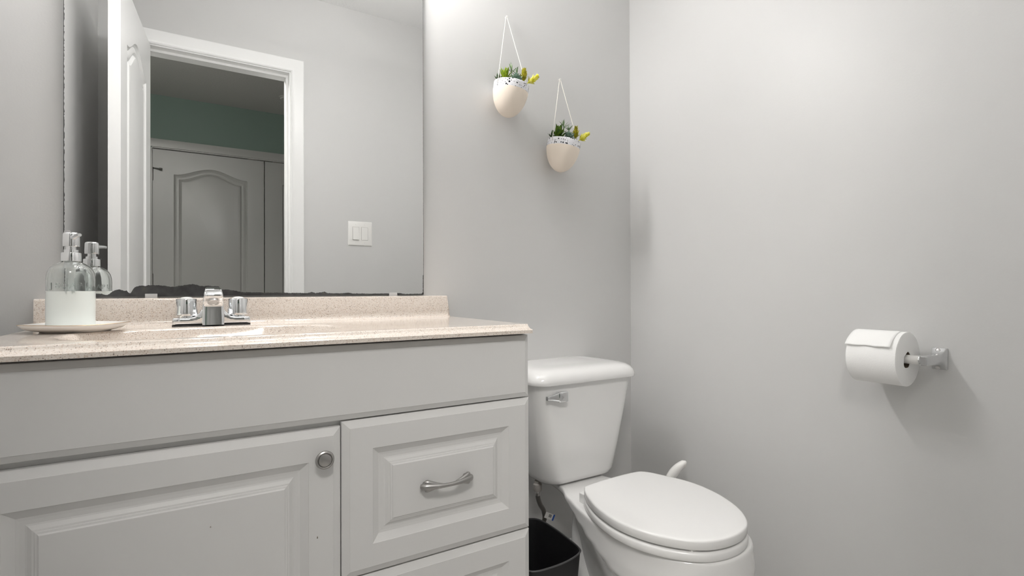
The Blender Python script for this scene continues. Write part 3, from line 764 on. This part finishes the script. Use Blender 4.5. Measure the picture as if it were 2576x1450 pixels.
def planter(xc, zr, R, label, seed, xn, zn, where, plants):
    Hh = 0.1015; band = 0.0225; yc = -R - 0.0050
    C = Vector((xc, yc, zr))
    rot = Matrix.Rotation(math.radians(5.0), 3, 'X') @ Matrix.Rotation(math.radians(6.5), 3, 'Y')   # leans out and a little to the right
    def rr_(d): return max(0.0006, R * (1 - 0.02 * max(0, 1 - d / 0.03)) * max(0.0, 1 - (d / Hh) ** 2.3) ** 0.52)
    def put(mb, prof, n=64, cap0=True, cap1=True):
        mb.loft([[tuple(C + rot @ Vector((r * math.cos(2 * PI * k / n), r * math.sin(2 * PI * k / n), -d))) for k in range(n)] for r, d in prof], True, cap0, cap1)
        return mb
    t = thing('wall_planter', label, 'planter', (xc, yc, zr - Hh), 'egg shaped planters hanging on the wall')
    ds = [band + (Hh - band) * (1 - (1 - i / 22) ** 1.6) for i in range(23)]
    put(MB(), [(rr_(d), d) for d in ds], cap0=False).build('pot', M['clay'], t, smooth=60)
    put(MB(), [(rr_(d), d) for d in (band, 0.018, 0.012, 0.006, 0.0008)] + [(rr_(0) - 0.0010, -0.0006), (rr_(0) - 0.0030, -0.0006), (rr_(0) - 0.0040, 0.0010), (rr_(0) - 0.0042, 0.022)], cap0=False, cap1=False).build('glazed_band', glaze_material(seed), t, smooth=60)
    put(MB(), [(rr_(0) - 0.0045, 0.016), (rr_(0) - 0.0045, 0.006), (rr_(0) - 0.014, 0.001), (0.02, -0.004), (0.002, -0.005)]).build('moss_filling', M['soil'], t, smooth=60)
    def at(ang, d, off): 
        r = rr_(d) + off
        return C + rot @ Vector((r * math.cos(ang), r * math.sin(ang), -d))
    aL, aR = math.radians(192), math.radians(-8)
    N_ = Vector((xn, -0.0080, zn))
    path = [at(aL, 0.0115, -0.004), at(aL, 0.0110, 0.0008), at(aL, 0.0075, 0.0014), at(aL, 0.0, 0.0010),
            N_ + Vector((-0.0024, -0.001, -0.005)), N_ + Vector((-0.0011, 0, 0.0006)), N_ + Vector((0.0011, 0, 0.0006)), N_ + Vector((0.0024, -0.001, -0.005)),
            at(aR, 0.0, 0.0010), at(aR, 0.0075, 0.0014), at(aR, 0.0110, 0.0008), at(aR, 0.0115, -0.004)]
    MB().tube(path, 0.00120, 8).build('hanging_cord', M['cord'], t, smooth=60)
    nl = MB().lathe([(0.0011, 0.0), (0.0011, 0.0105), (0.0026, 0.0110), (0.0026, 0.0122), (0.0005, 0.0126)], (xn, -0.0002, zn - 0.0014), (0, -1, 0), 16).build('picture_nail', M['white_plastic'], None)
    tag(nl, 'tiny white nail in the wall holding the %s planter cord' % where, 'nail', 'nails holding the planter cords')
    for fn in plants: fn(xc, yc, zr, where)
def lime_plant(mkey, word, wide, seed):
    def f(xc, yc, zr, where):
        rnd = random.Random(seed); b = MB()
        c = (xc - 0.027, yc - 0.006, zr - 0.006)
        if wide:
            rosette(b, c, (-0.02, -0.10, 1), [(6, 58, 0.80, 0.010), (7, 40, 1.0, 0.013), (6, 22, 1.05, 0.015), (3, 8, 1.0, 0.016)], 0.038, 0.0135, 0.0024, rnd, 0.12, 0.8, stem=0.024)
        else:
            rosette(b, c, (0.0, -0.06, 1), [(6, 56, 0.75, 0.008), (8, 40, 0.95, 0.012), (8, 26, 1.0, 0.016), (4, 10, 0.95, 0.018)], 0.036, 0.0078, 0.0036, rnd, 0.10, 0.8, stem=0.026)
        o = b.build('succulent', M[mkey], None, smooth=60)
        tag(o, '%s at the left side of the %s planter' % (word, where), 'succulent', 'succulents in the %s planter' % where)
    return f
def grass_plant(seed):
    def f(xc, yc, zr, where):
        rnd = random.Random(seed)
        for (dx, dy, hh, n, short) in ((0.001, 0.004, 0.055, 8, 0), (0.019, 0.000, 0.044, 6, 1)):
            b = MB(); c = Vector((xc + dx, yc + dy, zr - 0.002))
            top = c + Vector((0.0, 0.0, hh))
            b.tube([c, c + Vector((0.001, 0, hh * 0.5)), top], [0.0014, 0.0012, 0.001], 8)
            for k in range(n):
                az = rnd.uniform(0, 2 * PI) if k > 3 else k * 1.6 + rnd.uniform(-0.4, 0.4); po = math.radians(rnd.uniform(35, 70))
                d = Vector((math.cos(az) * math.sin(po), -abs(math.sin(az)) * math.sin(po) * 0.5, math.cos(po)))
                leaf_blade(b, c + Vector((0, 0, hh * rnd.uniform(0.55, 0.97))), d, rnd.uniform(0.022, 0.032), 0.0032, 0.0012, (0, 0, 1), -0.35)
            for k in range(5):
                az = k * 1.26 + 0.5; po = math.radians(rnd.uniform(8, 30))
                leaf_blade(b, top - Vector((0, 0, 0.004)), (math.cos(az) * math.sin(po), math.sin(az) * math.sin(po) * 0.5, math.cos(po)), rnd.uniform(0.016, 0.024), 0.0034, 0.0012, (0, 0, 1), -0.1)
            o = b.build('succulent', M['leaf_grass'], None, smooth=60)
            tag(o, ('shorter thin grassy sprig right of the tallest sprig in the %s planter' if short else 'thin grassy grey green sprig standing tallest in the %s planter') % where, 'succulent', 'succulents in the %s planter' % where)
    return f
def echeveria(seed):
    def f(xc, yc, zr, where):
        rnd = random.Random(seed); b = MB()
        rosette(b, (xc + 0.000, yc - 0.022, zr - 0.006), (0.0, -0.30, 1), [(7, 72, 0.95, 0.005), (6, 52, 0.95, 0.008), (5, 32, 0.85, 0.010), (3, 14, 0.7, 0.012)], 0.027, 0.0195, 0.0036, rnd, 0.22, 0.75, stem=0.022)
        o = b.build('succulent', M['leaf_blue'], None, smooth=60)
        tag(o, 'broad leaved blue green rosette at the front of the %s planter' % where, 'succulent', 'succulents in the %s planter' % where)
    return f
def spear(mkey, dx, dy, axis, L, word, seed, place):
    def f(xc, yc, zr, where):
        rnd = random.Random(seed); b = MB()
        c = Vector((xc + dx, yc + dy, zr - 0.002)); ax = Vector(axis).normalized()
        lv = [(6, 42 - 3.5 * k, 1.0 - 0.05 * k, 0.012 + L * k / 6) for k in range(7)]
        rosette(b, c, ax, lv, 0.0215, 0.0086, 0.0022, rnd, -0.05, 0.9, stem=L + 0.012)
        o = b.build('succulent', M[mkey], None, smooth=60)
        tag(o, '%s %s of the %s planter' % (word, place, where), 'succulent', 'succulents in the %s planter' % where)
    return f
def filler(seed):
    def f(xc, yc, zr, where):
        rnd = random.Random(seed); b = MB()
        for k, dx in enumerate((-0.040, -0.012, 0.030)):
            rosette(b, (xc + dx, yc + 0.014, zr - 0.003), (0.05 * rnd.uniform(-1, 1), -0.1, 1), [(6, 48, 0.9, 0.012), (4, 18, 1.0, 0.014)], 0.022, 0.0075, 0.0018, rnd, 0.1, stem=0.014)
        b.tube([(xc - 0.040, yc + 0.014, zr - 0.003), (xc + 0.030, yc + 0.014, zr - 0.003)], 0.0012, 8)
        o = b.build('succulent', M['leaf_moss'], None, smooth=60)
        tag(o, 'short dark green leaves filling the back of the %s planter' % where, 'succulent', 'succulents in the %s planter' % where)
    return f
planter(0.8290, 1.5765, 0.0562, 'cream egg shaped wall planter with speckled rim, the higher one nearer the mirror', 3, 0.8430, 1.8165, 'upper',
        [lime_plant('leaf_lime', 'bright lime green spiky succulent', False, 11), grass_plant(12), echeveria(13),
         spear('leaf_olive', 0.029, -0.022, (0.02, -0.1, 1), 0.026, 'olive yellow upright spiky succulent', 14, 'on the right'),
         spear('leaf_yellow', 0.034, -0.028, (0.78, -0.10, 0.62), 0.030, 'bright yellow spear leaning out over the right rim', 15, 'end'), filler(16)])
planter(1.0308, 1.4300, 0.0564, 'peach egg shaped wall planter with speckled rim, the lower one nearer the corner', 8, 1.0545, 1.6600, 'lower',
        [lime_plant('leaf_dark', 'dark green broad leaved succulent', True, 21), grass_plant(22), echeveria(23),
         spear('leaf_olive', 0.029, -0.022, (0.0, -0.1, 1), 0.026, 'olive yellow upright spiky succulent', 24, 'on the right'),
         spear('leaf_yellow', 0.034, -0.028, (0.80, -0.10, 0.60), 0.030, 'bright yellow spear leaning out over the right rim', 25, 'end'), filler(26)])

# ------------------------------------------------------------------ toilet
CX = 1.008
t = thing('toilet', 'white two piece toilet with closed lid between the vanity and the wall', 'toilet', (CX, -0.35, 0))
LID = [(0.8965, -0.3235), (0.9050, -0.3150), (0.9230, -0.3115), (0.9500, -0.3080), (0.9860, -0.3052), (1.0300, -0.3032), (1.0680, -0.3030), (1.0960, -0.3042), (1.1150, -0.3072), (1.1265, -0.3145), (1.1350, -0.3250), (1.145, -0.3430), (1.1614, -0.3879), (1.1755, -0.4300), (1.1800, -0.4800), (1.1730, -0.5359), (1.1580, -0.5830), (1.1367, -0.6264), (1.1090, -0.6620), (1.0830, -0.6850), (1.0523, -0.7000), (1.016, -0.7080), (0.9742, -0.7070), (0.9342, -0.6960), (0.9060, -0.6780), (0.8830, -0.6540), (0.8630, -0.6250), (0.8475, -0.5921), (0.8365, -0.5500), (0.8335, -0.5045), (0.8400, -0.4541), (0.8520, -0.4107), (0.8697, -0.3675), (0.8870, -0.3360)]
lid = smooth_closed(LID, 5)
def offs(o, d, dx=0.0, dy=0.0): return [(x + dx, y + dy) for x, y in inset_outline(o, d)]
def flat_loft(steps, o):
    mx = sum(p[0] for p in o) / len(o); my = sum(p[1] for p in o) / len(o); out = []
    for d, z in steps:
        k = 1 - d / 0.16 if d > 0.009 else None
        out.append([(mx + (x - mx) * k, my + (y - my) * k, z) for x, y in o] if k else [(x, y, z) for x, y in offs(o, d)])
    return out
b = MB(); b.loft(flat_loft([(0.005, 0.3810), (0.001, 0.3818), (0.0, 0.3835), (0.0, 0.3985), (0.0008, 0.4008), (0.0026, 0.4024), (0.0052, 0.4031), (0.0100, 0.4034), (0.03, 0.4038), (0.08, 0.4042)], lid))
b.build('lid', M['seat'], t, smooth=60)
seat = [(x, y) for x, y in lid]
b = MB(); b.loft(flat_loft([(0.005, 0.3560), (0.000, 0.3568), (-0.0012, 0.3590), (-0.0012, 0.3710), (0.0004, 0.3742), (0.0030, 0.3762), (0.006, 0.3768), (0.050, 0.3768)], seat))
b.build('seat', M['seat'], t, smooth=60)
for dx in (-0.089, 0.089):
    b = MB(); b.loft([[(CX + dx + x, -0.306 + y, z) for x, y in rrect(-0.020, 0.020, -0.012, 0.010, 0.005)] for z in (0.3545, 0.3815)]).build('hinge', M['seat'], t, bevel=0.002)
b = MB(); b.loft([[(x, y, z) for x, y in rrect(0.905, 0.945, -0.674, -0.654, 0.004)] for z in (0.3755, 0.3812)]).build('bumper', M['white_plastic'], t)
b = MB(); b.lathe([(0.006, 0.3510), (0.006, 0.3565)], (0.956, -0.690, 0), (0, 0, 1), 16).build('bumper', M['white_plastic'], t)
# bowl: rim outline at the top blends to the pedestal outline at the floor
RIM = [(0.0, -0.713), (0.040, -0.709), (0.079, -0.695), (0.111, -0.669), (0.134, -0.634), (0.151, -0.590), (0.162, -0.540), (0.164, -0.480), (0.157, -0.425), (0.147, -0.370), (0.134, -0.315), (0.119, -0.266), (0.112, -0.238), (0.100, -0.215), (0.088, -0.187), (0.080, -0.142), (0.075, -0.080), (0.060, -0.062), (0.0, -0.060)]
PED = [(0.0, -0.600), (0.028, -0.597), (0.055, -0.588), (0.075, -0.570), (0.088, -0.545), (0.095, -0.510), (0.097, -0.470), (0.096, -0.430), (0.093, -0.390), (0.089, -0.350), (0.085, -0.310), (0.080, -0.270), (0.076, -0.245), (0.066, -0.226), (0.056, -0.212), (0.044, -0.204), (0.032, -0.200), (0.018, -0.198), (0.0, -0.198)]
def full(h): return [(CX + x, y) for x, y in h] + [(CX - x, y) for x, y in reversed(h[1:-1])]
rim, ped = full(RIM), full(PED)
def piece(x, pts):
    if x <= pts[0][0]: return pts[0][1]
    for (x0, y0), (x1, y1) in zip(pts, pts[1:]):
        if x <= x1: return y0 + (y1 - y0) * (x - x0) / (x1 - x0)
    return pts[-1][1]
FK = [(0, 0), (0.006, 0.02), (0.014, 0.10), (0.026, 0.24), (0.042, 0.42), (0.068, 0.60), (0.104, 0.78), (0.150, 0.92), (0.195, 1.0)]
BK = [(0, 0), (0.004, 0.10), (0.010, 0.55), (0.020, 0.92), (0.034, 1.0)]
def bowl_ring(z, d=0.0):
    out = []
    for (x0, y0), (x1, y1) in zip(rim, ped):
        back = max(0.0, min(1.0, (y0 + 0.50) / 0.26))          # 1 at the thin deck under the tank, 0 round the bowl
        drop = 0.272 + (0.340 - 0.272) * back - z
        k = piece(drop, FK) * (1 - back) + piece(drop, BK) * back if drop > 0 else 0.0
        sw = 0.010 * (1 - back) * max(0.0, min(1.0, (0.352 - z) / 0.05)) * (1 - k)   # the bowl swells a little below its rim
        cx, cy = x0 - CX, y0 + 0.48
        L = math.hypot(cx, cy) or 1
        out.append((x0 + (x1 - x0) * k + cx / L * sw * 0.45, y0 + (y1 - y0) * k + cy / L * sw * 0.45))
    return [(x, y, z) for x, y in inset_outline(smooth_closed(out, 3), d)]
b = MB()
b.loft([bowl_ring(0.3555, 0.010), bowl_ring(0.3550, 0.004), bowl_ring(0.3530, 0.0012)] + [bowl_ring(z) for z in (0.349, 0.344, 0.339, 0.335, 0.330, 0.324, 0.317, 0.310, 0.303, 0.296, 0.289, 0.282, 0.276, 0.271, 0.266, 0.260, 0.253, 0.246, 0.238, 0.228, 0.216, 0.200, 0.182, 0.160, 0.135, 0.110, 0.080)] + [bowl_ring(0.045, 0.0), bowl_ring(0.030, -0.008), bowl_ring(0.0002, -0.010)])
# trapway bulges on both sides
for sg in (-1, 1):
    b.tube(spline([(CX + sg * 0.030, -0.22, 0.290), (CX + sg * 0.050, -0.245, 0.235), (CX + sg * 0.060, -0.265, 0.170), (CX + sg * 0.066, -0.310, 0.110), (CX + sg * 0.068, -0.370, 0.085), (CX + sg * 0.058, -0.44, 0.10)], 5), [0.030 + 0.008 * math.sin(PI * k / 25) for k in range(26)], 20)
b.build('bowl', M['porcelain'], t, smooth=60)
# tank
b = MB(); rings = []
TB = [(0.3575, 0.118, -0.170, -0.052, 0.050), (0.3605, 0.126, -0.181, -0.044, 0.052), (0.3670, 0.1325, -0.189, -0.038, 0.052), (0.380, 0.1365, -0.1935, -0.034, 0.050), (0.45, 0.150, -0.1985, -0.030, 0.046), (0.55, 0.168, -0.2055, -0.027, 0.042), (0.665, 0.1855, -0.213, -0.024, 0.038), (0.674, 0.186, -0.2135, -0.024, 0.038)]
for z, hw, yf, yb_, r in TB:
    rings.append([(CX + x, y, z) for x, y in rrect(-hw, hw, yf, yb_, r, 10)])
b.loft(rings); b.build('tank', M['porcelain'], t, smooth=60)
b = MB(); rings = []
for z, e in ((0.6660, 0.006), (0.6662, 0.0015), (0.6685, 0.0), (0.678, 0.0005), (0.689, 0.004), (0.698, 0.011), (0.7045, 0.021), (0.7080, 0.034), (0.7095, 0.052), (0.7100, 0.075)):
    rings.append([(CX + x, y, z) for x, y in rrect(-0.1985 + e, 0.1985 - e, -0.2290 + e, -0.0180 + min(e, 0.020), 0.045, 12)])
b.loft(rings); b.build('tank_lid', M['porcelain'], t, smooth=60)
# flush lever on the tank front
def tank_front(z): return -0.1985 - (z - 0.45) * 0.0692
lz = 0.6325; ly = tank_front(lz)
b = MB()
b.loft([[(x, ly - h, z) for x, z in rrect(0.8815 + e, 0.9155 - e, lz - 0.0145 + e, lz + 0.0155 - e, 0.004)] for h, e in ((0.002, 0.001), (0.016, 0.0), (0.0195, 0.0006), (0.0210, 0.0025))])
b.loft([[(x, y, z) for y, z in pts] for x, pts in ((0.8825, rrect(ly - 0.0195, ly - 0.006, lz - 0.012, lz + 0.013, 0.003, 3)), (0.862, rrect(ly - 0.017, ly - 0.008, lz - 0.0075, lz + 0.0075, 0.003, 3)), (0.846, rrect(ly - 0.016, ly - 0.008, lz - 0.005, lz + 0.005, 0.002, 3)), (0.8435, rrect(ly - 0.019, ly - 0.008, lz - 0.0055, lz + 0.0055, 0.002, 3)))])
b.build('flush_lever', M['chrome'], t, smooth=35)
for dx in (-0.07, 0.07):
    MB().lathe([(0.012, 0.3500), (0.012, 0.3650)], (CX + dx, -0.125, 0), (0, 0, 1), 16).build('tank_bolt', M['white_plastic'], t)

# water supply hose under the tank
t = thing('supply_hose', 'braided water supply hose with a paper tag below the toilet tank', 'hose', (0.8975, -0.105, 0.20))
sxp, syp = 0.8885, -0.110
MB().lathe([(0.0095, 0.3572), (0.0095, 0.3500), (0.0120, 0.3480), (0.0132, 0.3465), (0.0132, 0.3290), (0.0118, 0.3260), (0.0070, 0.3245)], (sxp, syp, 0), (0, 0, 1), 20).build('coupling_nut', M['gray_plastic'], t, smooth=30)
hp = spline([(sxp, syp, 0.327), (sxp + 0.001, syp, 0.305), (sxp + 0.012, syp + 0.004, 0.280), (sxp + 0.030, syp + 0.010, 0.252), (sxp + 0.036, syp + 0.020, 0.215), (sxp + 0.018, syp + 0.050, 0.170), (sxp + 0.006, syp + 0.080, 0.152), (sxp + 0.004, -0.002, 0.150)], 8)
braid = add_bump(mat('braided_steel', (0.20, 0.19, 0.18), 0.4, metal=0.8), 900, 0.8, 0.001, 2)
hose = MB().tube(hp, 0.0070, 14).build('hose', braid, t, smooth=60)
MB().lathe([(0.0075, 0.312), (0.0080, 0.314), (0.0080, 0.3235), (0.0070, 0.325)], (sxp, syp, 0), (0, 0, 1), 18).build('ferrule', M['satin'], t)
b = MB(); c = Vector((sxp + 0.040, syp + 0.000, 0.2400)); ux = Vector((0.80, -0.10, -0.42)).normalized(); uz = Vector((0.42, 0.0, 0.80)).normalized(); un = ux.cross(uz).normalized()
def tagq(mb, a0, a1, c0, c1, h): 
    mb.add([tuple(c + ux * a + uz * q + un * (h + hh)) for hh in (0, 0.0004) for a, q in ((a0, c0), (a1, c0), (a1, c1), (a0, c1))], [(0, 1, 2, 3), (7, 6, 5, 4), (0, 4, 5, 1), (1, 5, 6, 2), (2, 6, 7, 3), (3, 7, 4, 0)])
tagq(b, -0.013, 0.022, -0.009, 0.009, 0.0)
tg = b.build('paper_tag', M['label'], t, smooth=0)
b = MB(); tagq(b, 0.0165, 0.0222, -0.0091, 0.0091, 0.0003); tagq(b, 0.0165, 0.0222, -0.0091, 0.0091, -0.0004); b.build('blue_band', M['blue'], tg, smooth=0)
b = MB()
for k, (q, wd) in enumerate(((0.001, 0.0007), (0.0025, 0.0012), (0.0046, 0.0006), (0.006, 0.0014), (0.0085, 0.0007), (0.010, 0.001))):
    tagq(b, q, q + wd, -0.003, 0.006, 0.0004); tagq(b, q, q + wd, -0.003, 0.006, -0.0004)
b.build('barcode', M['ink'], tg, smooth=0)

# ------------------------------------------------------------------ waste bin
t = thing('waste_bin', 'black plastic waste bin on the floor between vanity and toilet', 'bin', (0.752, -0.300, 0))
BIN = [(0.668, -0.4100), (0.720, -0.4200), (0.775, -0.4160), (0.818, -0.4010), (0.8335, -0.3800), (0.8400, -0.3300), (0.8440, -0.2600), (0.8400, -0.1980), (0.8180, -0.1720), (0.760, -0.1620), (0.700, -0.1660), (0.670, -0.1830), (0.657, -0.2400), (0.652, -0.3000), (0.655, -0.3650)]
bo = smooth_closed(BIN, 5); ZB = 0.281
b = MB()
b.loft([[(x, y, z) for x, y in inset_outline(bo, d)] for d, z in ((0.034, 0.0), (0.030, 0.0005), (0.028, 0.004), (0.010, 0.19), (0.0012, ZB - 0.001), (0.0025, ZB - 0.001), (0.012, 0.19), (0.030, 0.006), (0.040, 0.005))])
b.build('bin_body', M['black'], t, smooth=60)
M['rim'] = mat('grey_black_rim', (0.05, 0.05, 0.052), 0.3)
b = MB(); b.loft([[(x, y, z) for x, y in inset_outline(bo, d)] for d, z in ((-0.0006, ZB - 0.0022), (-0.0012, ZB - 0.0006), (0.0004, ZB + 0.0012), (0.0030, ZB + 0.0008), (0.0034, ZB - 0.0022))], loop=True)
b.build('rim', M['rim'], t, smooth=60)

# ------------------------------------------------------------------ toilet brush
t = thing('toilet_brush', 'white curved handle of a toilet brush behind the toilet by the wall', 'toilet brush', (1.258, -0.255, 0))
MB().lathe([(0.052, 0.0005), (0.054, 0.004), (0.050, 0.06), (0.042, 0.12), (0.036, 0.135), (0.033, 0.135), (0.038, 0.12), (0.045, 0.06), (0.045, 0.008)], (1.258, -0.255, 0), (0, 0, 1), 36).build('holder', M['white_plastic'], t, smooth=50)
hp = spline([(1.258, -0.255, 0.05), (1.258, -0.262, 0.20), (1.260, -0.280, 0.305), (1.265, -0.296, 0.352), (1.279, -0.313, 0.384), (1.2985, -0.3290, 0.4055)], 6)
rr = [0.0055 + 0.0088 * max(0.0, math.sin(PI * max(0, (k - 9) / (len(hp) - 8.2)))) for k in range(len(hp))]
rr[-1] = 0.0026; rr[-2] = 0.0060
MB().tube(hp, rr, 20).build('handle', M['white_plastic'], t, smooth=60)
MB().lathe([(0.012, 0.012), (0.030, 0.02), (0.032, 0.07), (0.018, 0.09)], (1.258, -0.255, 0), (0, 0, 1), 24).build('bristle_head', M['white_plastic'], t)

# ------------------------------------------------------------------ toilet paper holder and roll
RXC, RZC, RR = 1.315, 0.7880, 0.0590
RY0, RY1 = -0.9120, -0.8130
t = thing('paper_holder', 'chrome two post toilet paper holder screwed to the right wall', 'toilet paper holder', (XR, (RY0 + RY1) / 2, RZC))
for yc, sg in ((-0.9440, 1), (-0.8000, -1)):
    b = MB(); rings = []
    for x, hy, hz, dy in ((XR - 0.0003, 0.0142, 0.0237, 0), (XR - 0.0035, 0.0142, 0.0237, 0), (XR - 0.0050, 0.0135, 0.0228, 0), (XR - 0.010, 0.0120, 0.0175, 0), (XR - 0.018, 0.0105, 0.0128, 0), (XR - 0.030, 0.0092, 0.0110, 0), (XR - 0.045, 0.0085, 0.0105, 0), (XR - 0.070, 0.0078, 0.0102, 0.0006 * sg), (XR - 0.081, 0.0072, 0.0100, 0.0010 * sg), (XR - 0.0835, 0.0055, 0.0085, 0.001 * sg)):
        rings.append([(x, yc + dy + y, RZC + z) for y, z in rrect(-hy, hy, -hz, hz, 0.0022, 3)])
    b.loft(rings); post = b.build('post', M['post'], t, smooth=35)
    for sz in (-1, 1):
        MB().lathe([(0.0046, 0.0), (0.0044, 0.0016), (0.0028, 0.0026), (0.0005, 0.0028)], (XR - 0.0082, yc - 0.0005 + 0.002 * sg, RZC + sz * 0.0188), (-0.8, 0, sz * 0.6), 16).build('screw', M['satin'], post)
b = MB()
b.lathe([(0.0035, 0.0), (0.0035, 0.004), (0.0098, 0.0042), (0.0102, 0.0065), (0.0098, 0.0082), (0.0090, 0.0084), (0.0096, 0.0100), (0.0096, 0.128), (0.0090, 0.132), (0.0030, 0.134), (0.0030, 0.139)], (RXC, -0.9400, RZC), (0, 1, 0), 32)
b.build('roller', M['white_plastic'], t, smooth=40)
MB().lathe([(0.0100, 0.0046), (0.0107, 0.0052), (0.0107, 0.0064), (0.0100, 0.0070)], (RXC, -0.9400, RZC), (0, 1, 0), 32).build('roller_ring', M['chrome'], t, smooth=40)
t = thing('toilet_paper', 'white toilet paper roll with a loose end hanging on the chrome holder', 'toilet paper', (RXC, (RY0 + RY1) / 2, RZC - RR))
def cyl(y, r, n=72):
    return [(RXC + r * math.cos(2 * PI * k / n), y, RZC + r * math.sin(2 * PI * k / n)) for k in range(n)]
def hole(y, n=72):
    r = random.Random(5); w_ = [1 + 0.10 * math.sin(2 * a) + 0.05 * math.sin(5 * a + 1) for a in [2 * PI * k / n for k in range(n)]]
    return [(RXC - 0.004 + 0.0170 * w_[k] * math.cos(2 * PI * k / n), y, RZC - 0.002 + 0.0170 * w_[k] * math.sin(2 * PI * k / n)) for k in range(n)]
MB().loft([cyl(RY0, RR - 0.0016), cyl(RY0 + 0.0012, RR), cyl(RY1 - 0.0012, RR), cyl(RY1, RR - 0.0016), hole(RY1), hole(RY0)], loop=True).build('roll', M['paper'], t, smooth=50)
shr = lambda ring, k, dy: [(RXC - 0.004 + (x - RXC + 0.004) * k, y + dy, RZC - 0.002 + (z - RZC + 0.002) * k) for x, y, z in ring]
MB().loft([shr(hole(RY0), 0.995, 0.0008), shr(hole(RY1), 0.995, -0.0008), shr(hole(RY1), 0.94, -0.0008), shr(hole(RY0), 0.94, 0.0008)], loop=True).build('cardboard_core', M['card'], t, smooth=50)
rings = []
n = 26
for k in range(n + 1):
    u = k / n; a = math.radians(62 + 92 * u)
    lift = 0.0007 + 0.0045 * max(0, (u - 0.55) / 0.45) ** 2
    row = []
    for j in range(13):
        v = j / 12; y = RY0 + 0.0105 + (RY1 - RY0 - 0.0095) * v
        wv = 0.0012 * math.sin(7 * v + 1) * max(0, (u - 0.7) / 0.3)
        aa = a + (0.03 * math.sin(9 * v) + 0.02 * math.sin(17 * v + 2)) * max(0, u - 0.8) * 5 * 0.4
        r = RR + lift + wv
        row.append((RXC + r * math.cos(aa), y, RZC + r * math.sin(aa)))
    rings.append(row)
b = MB(); b.loft(rings, closed=False, cap0=False, cap1=False)
ls = b.build('loose_sheet', M['paper'], t, smooth=60)
s_ = ls.modifiers.new('solid', 'SOLIDIFY'); s_.thickness = 0.0004
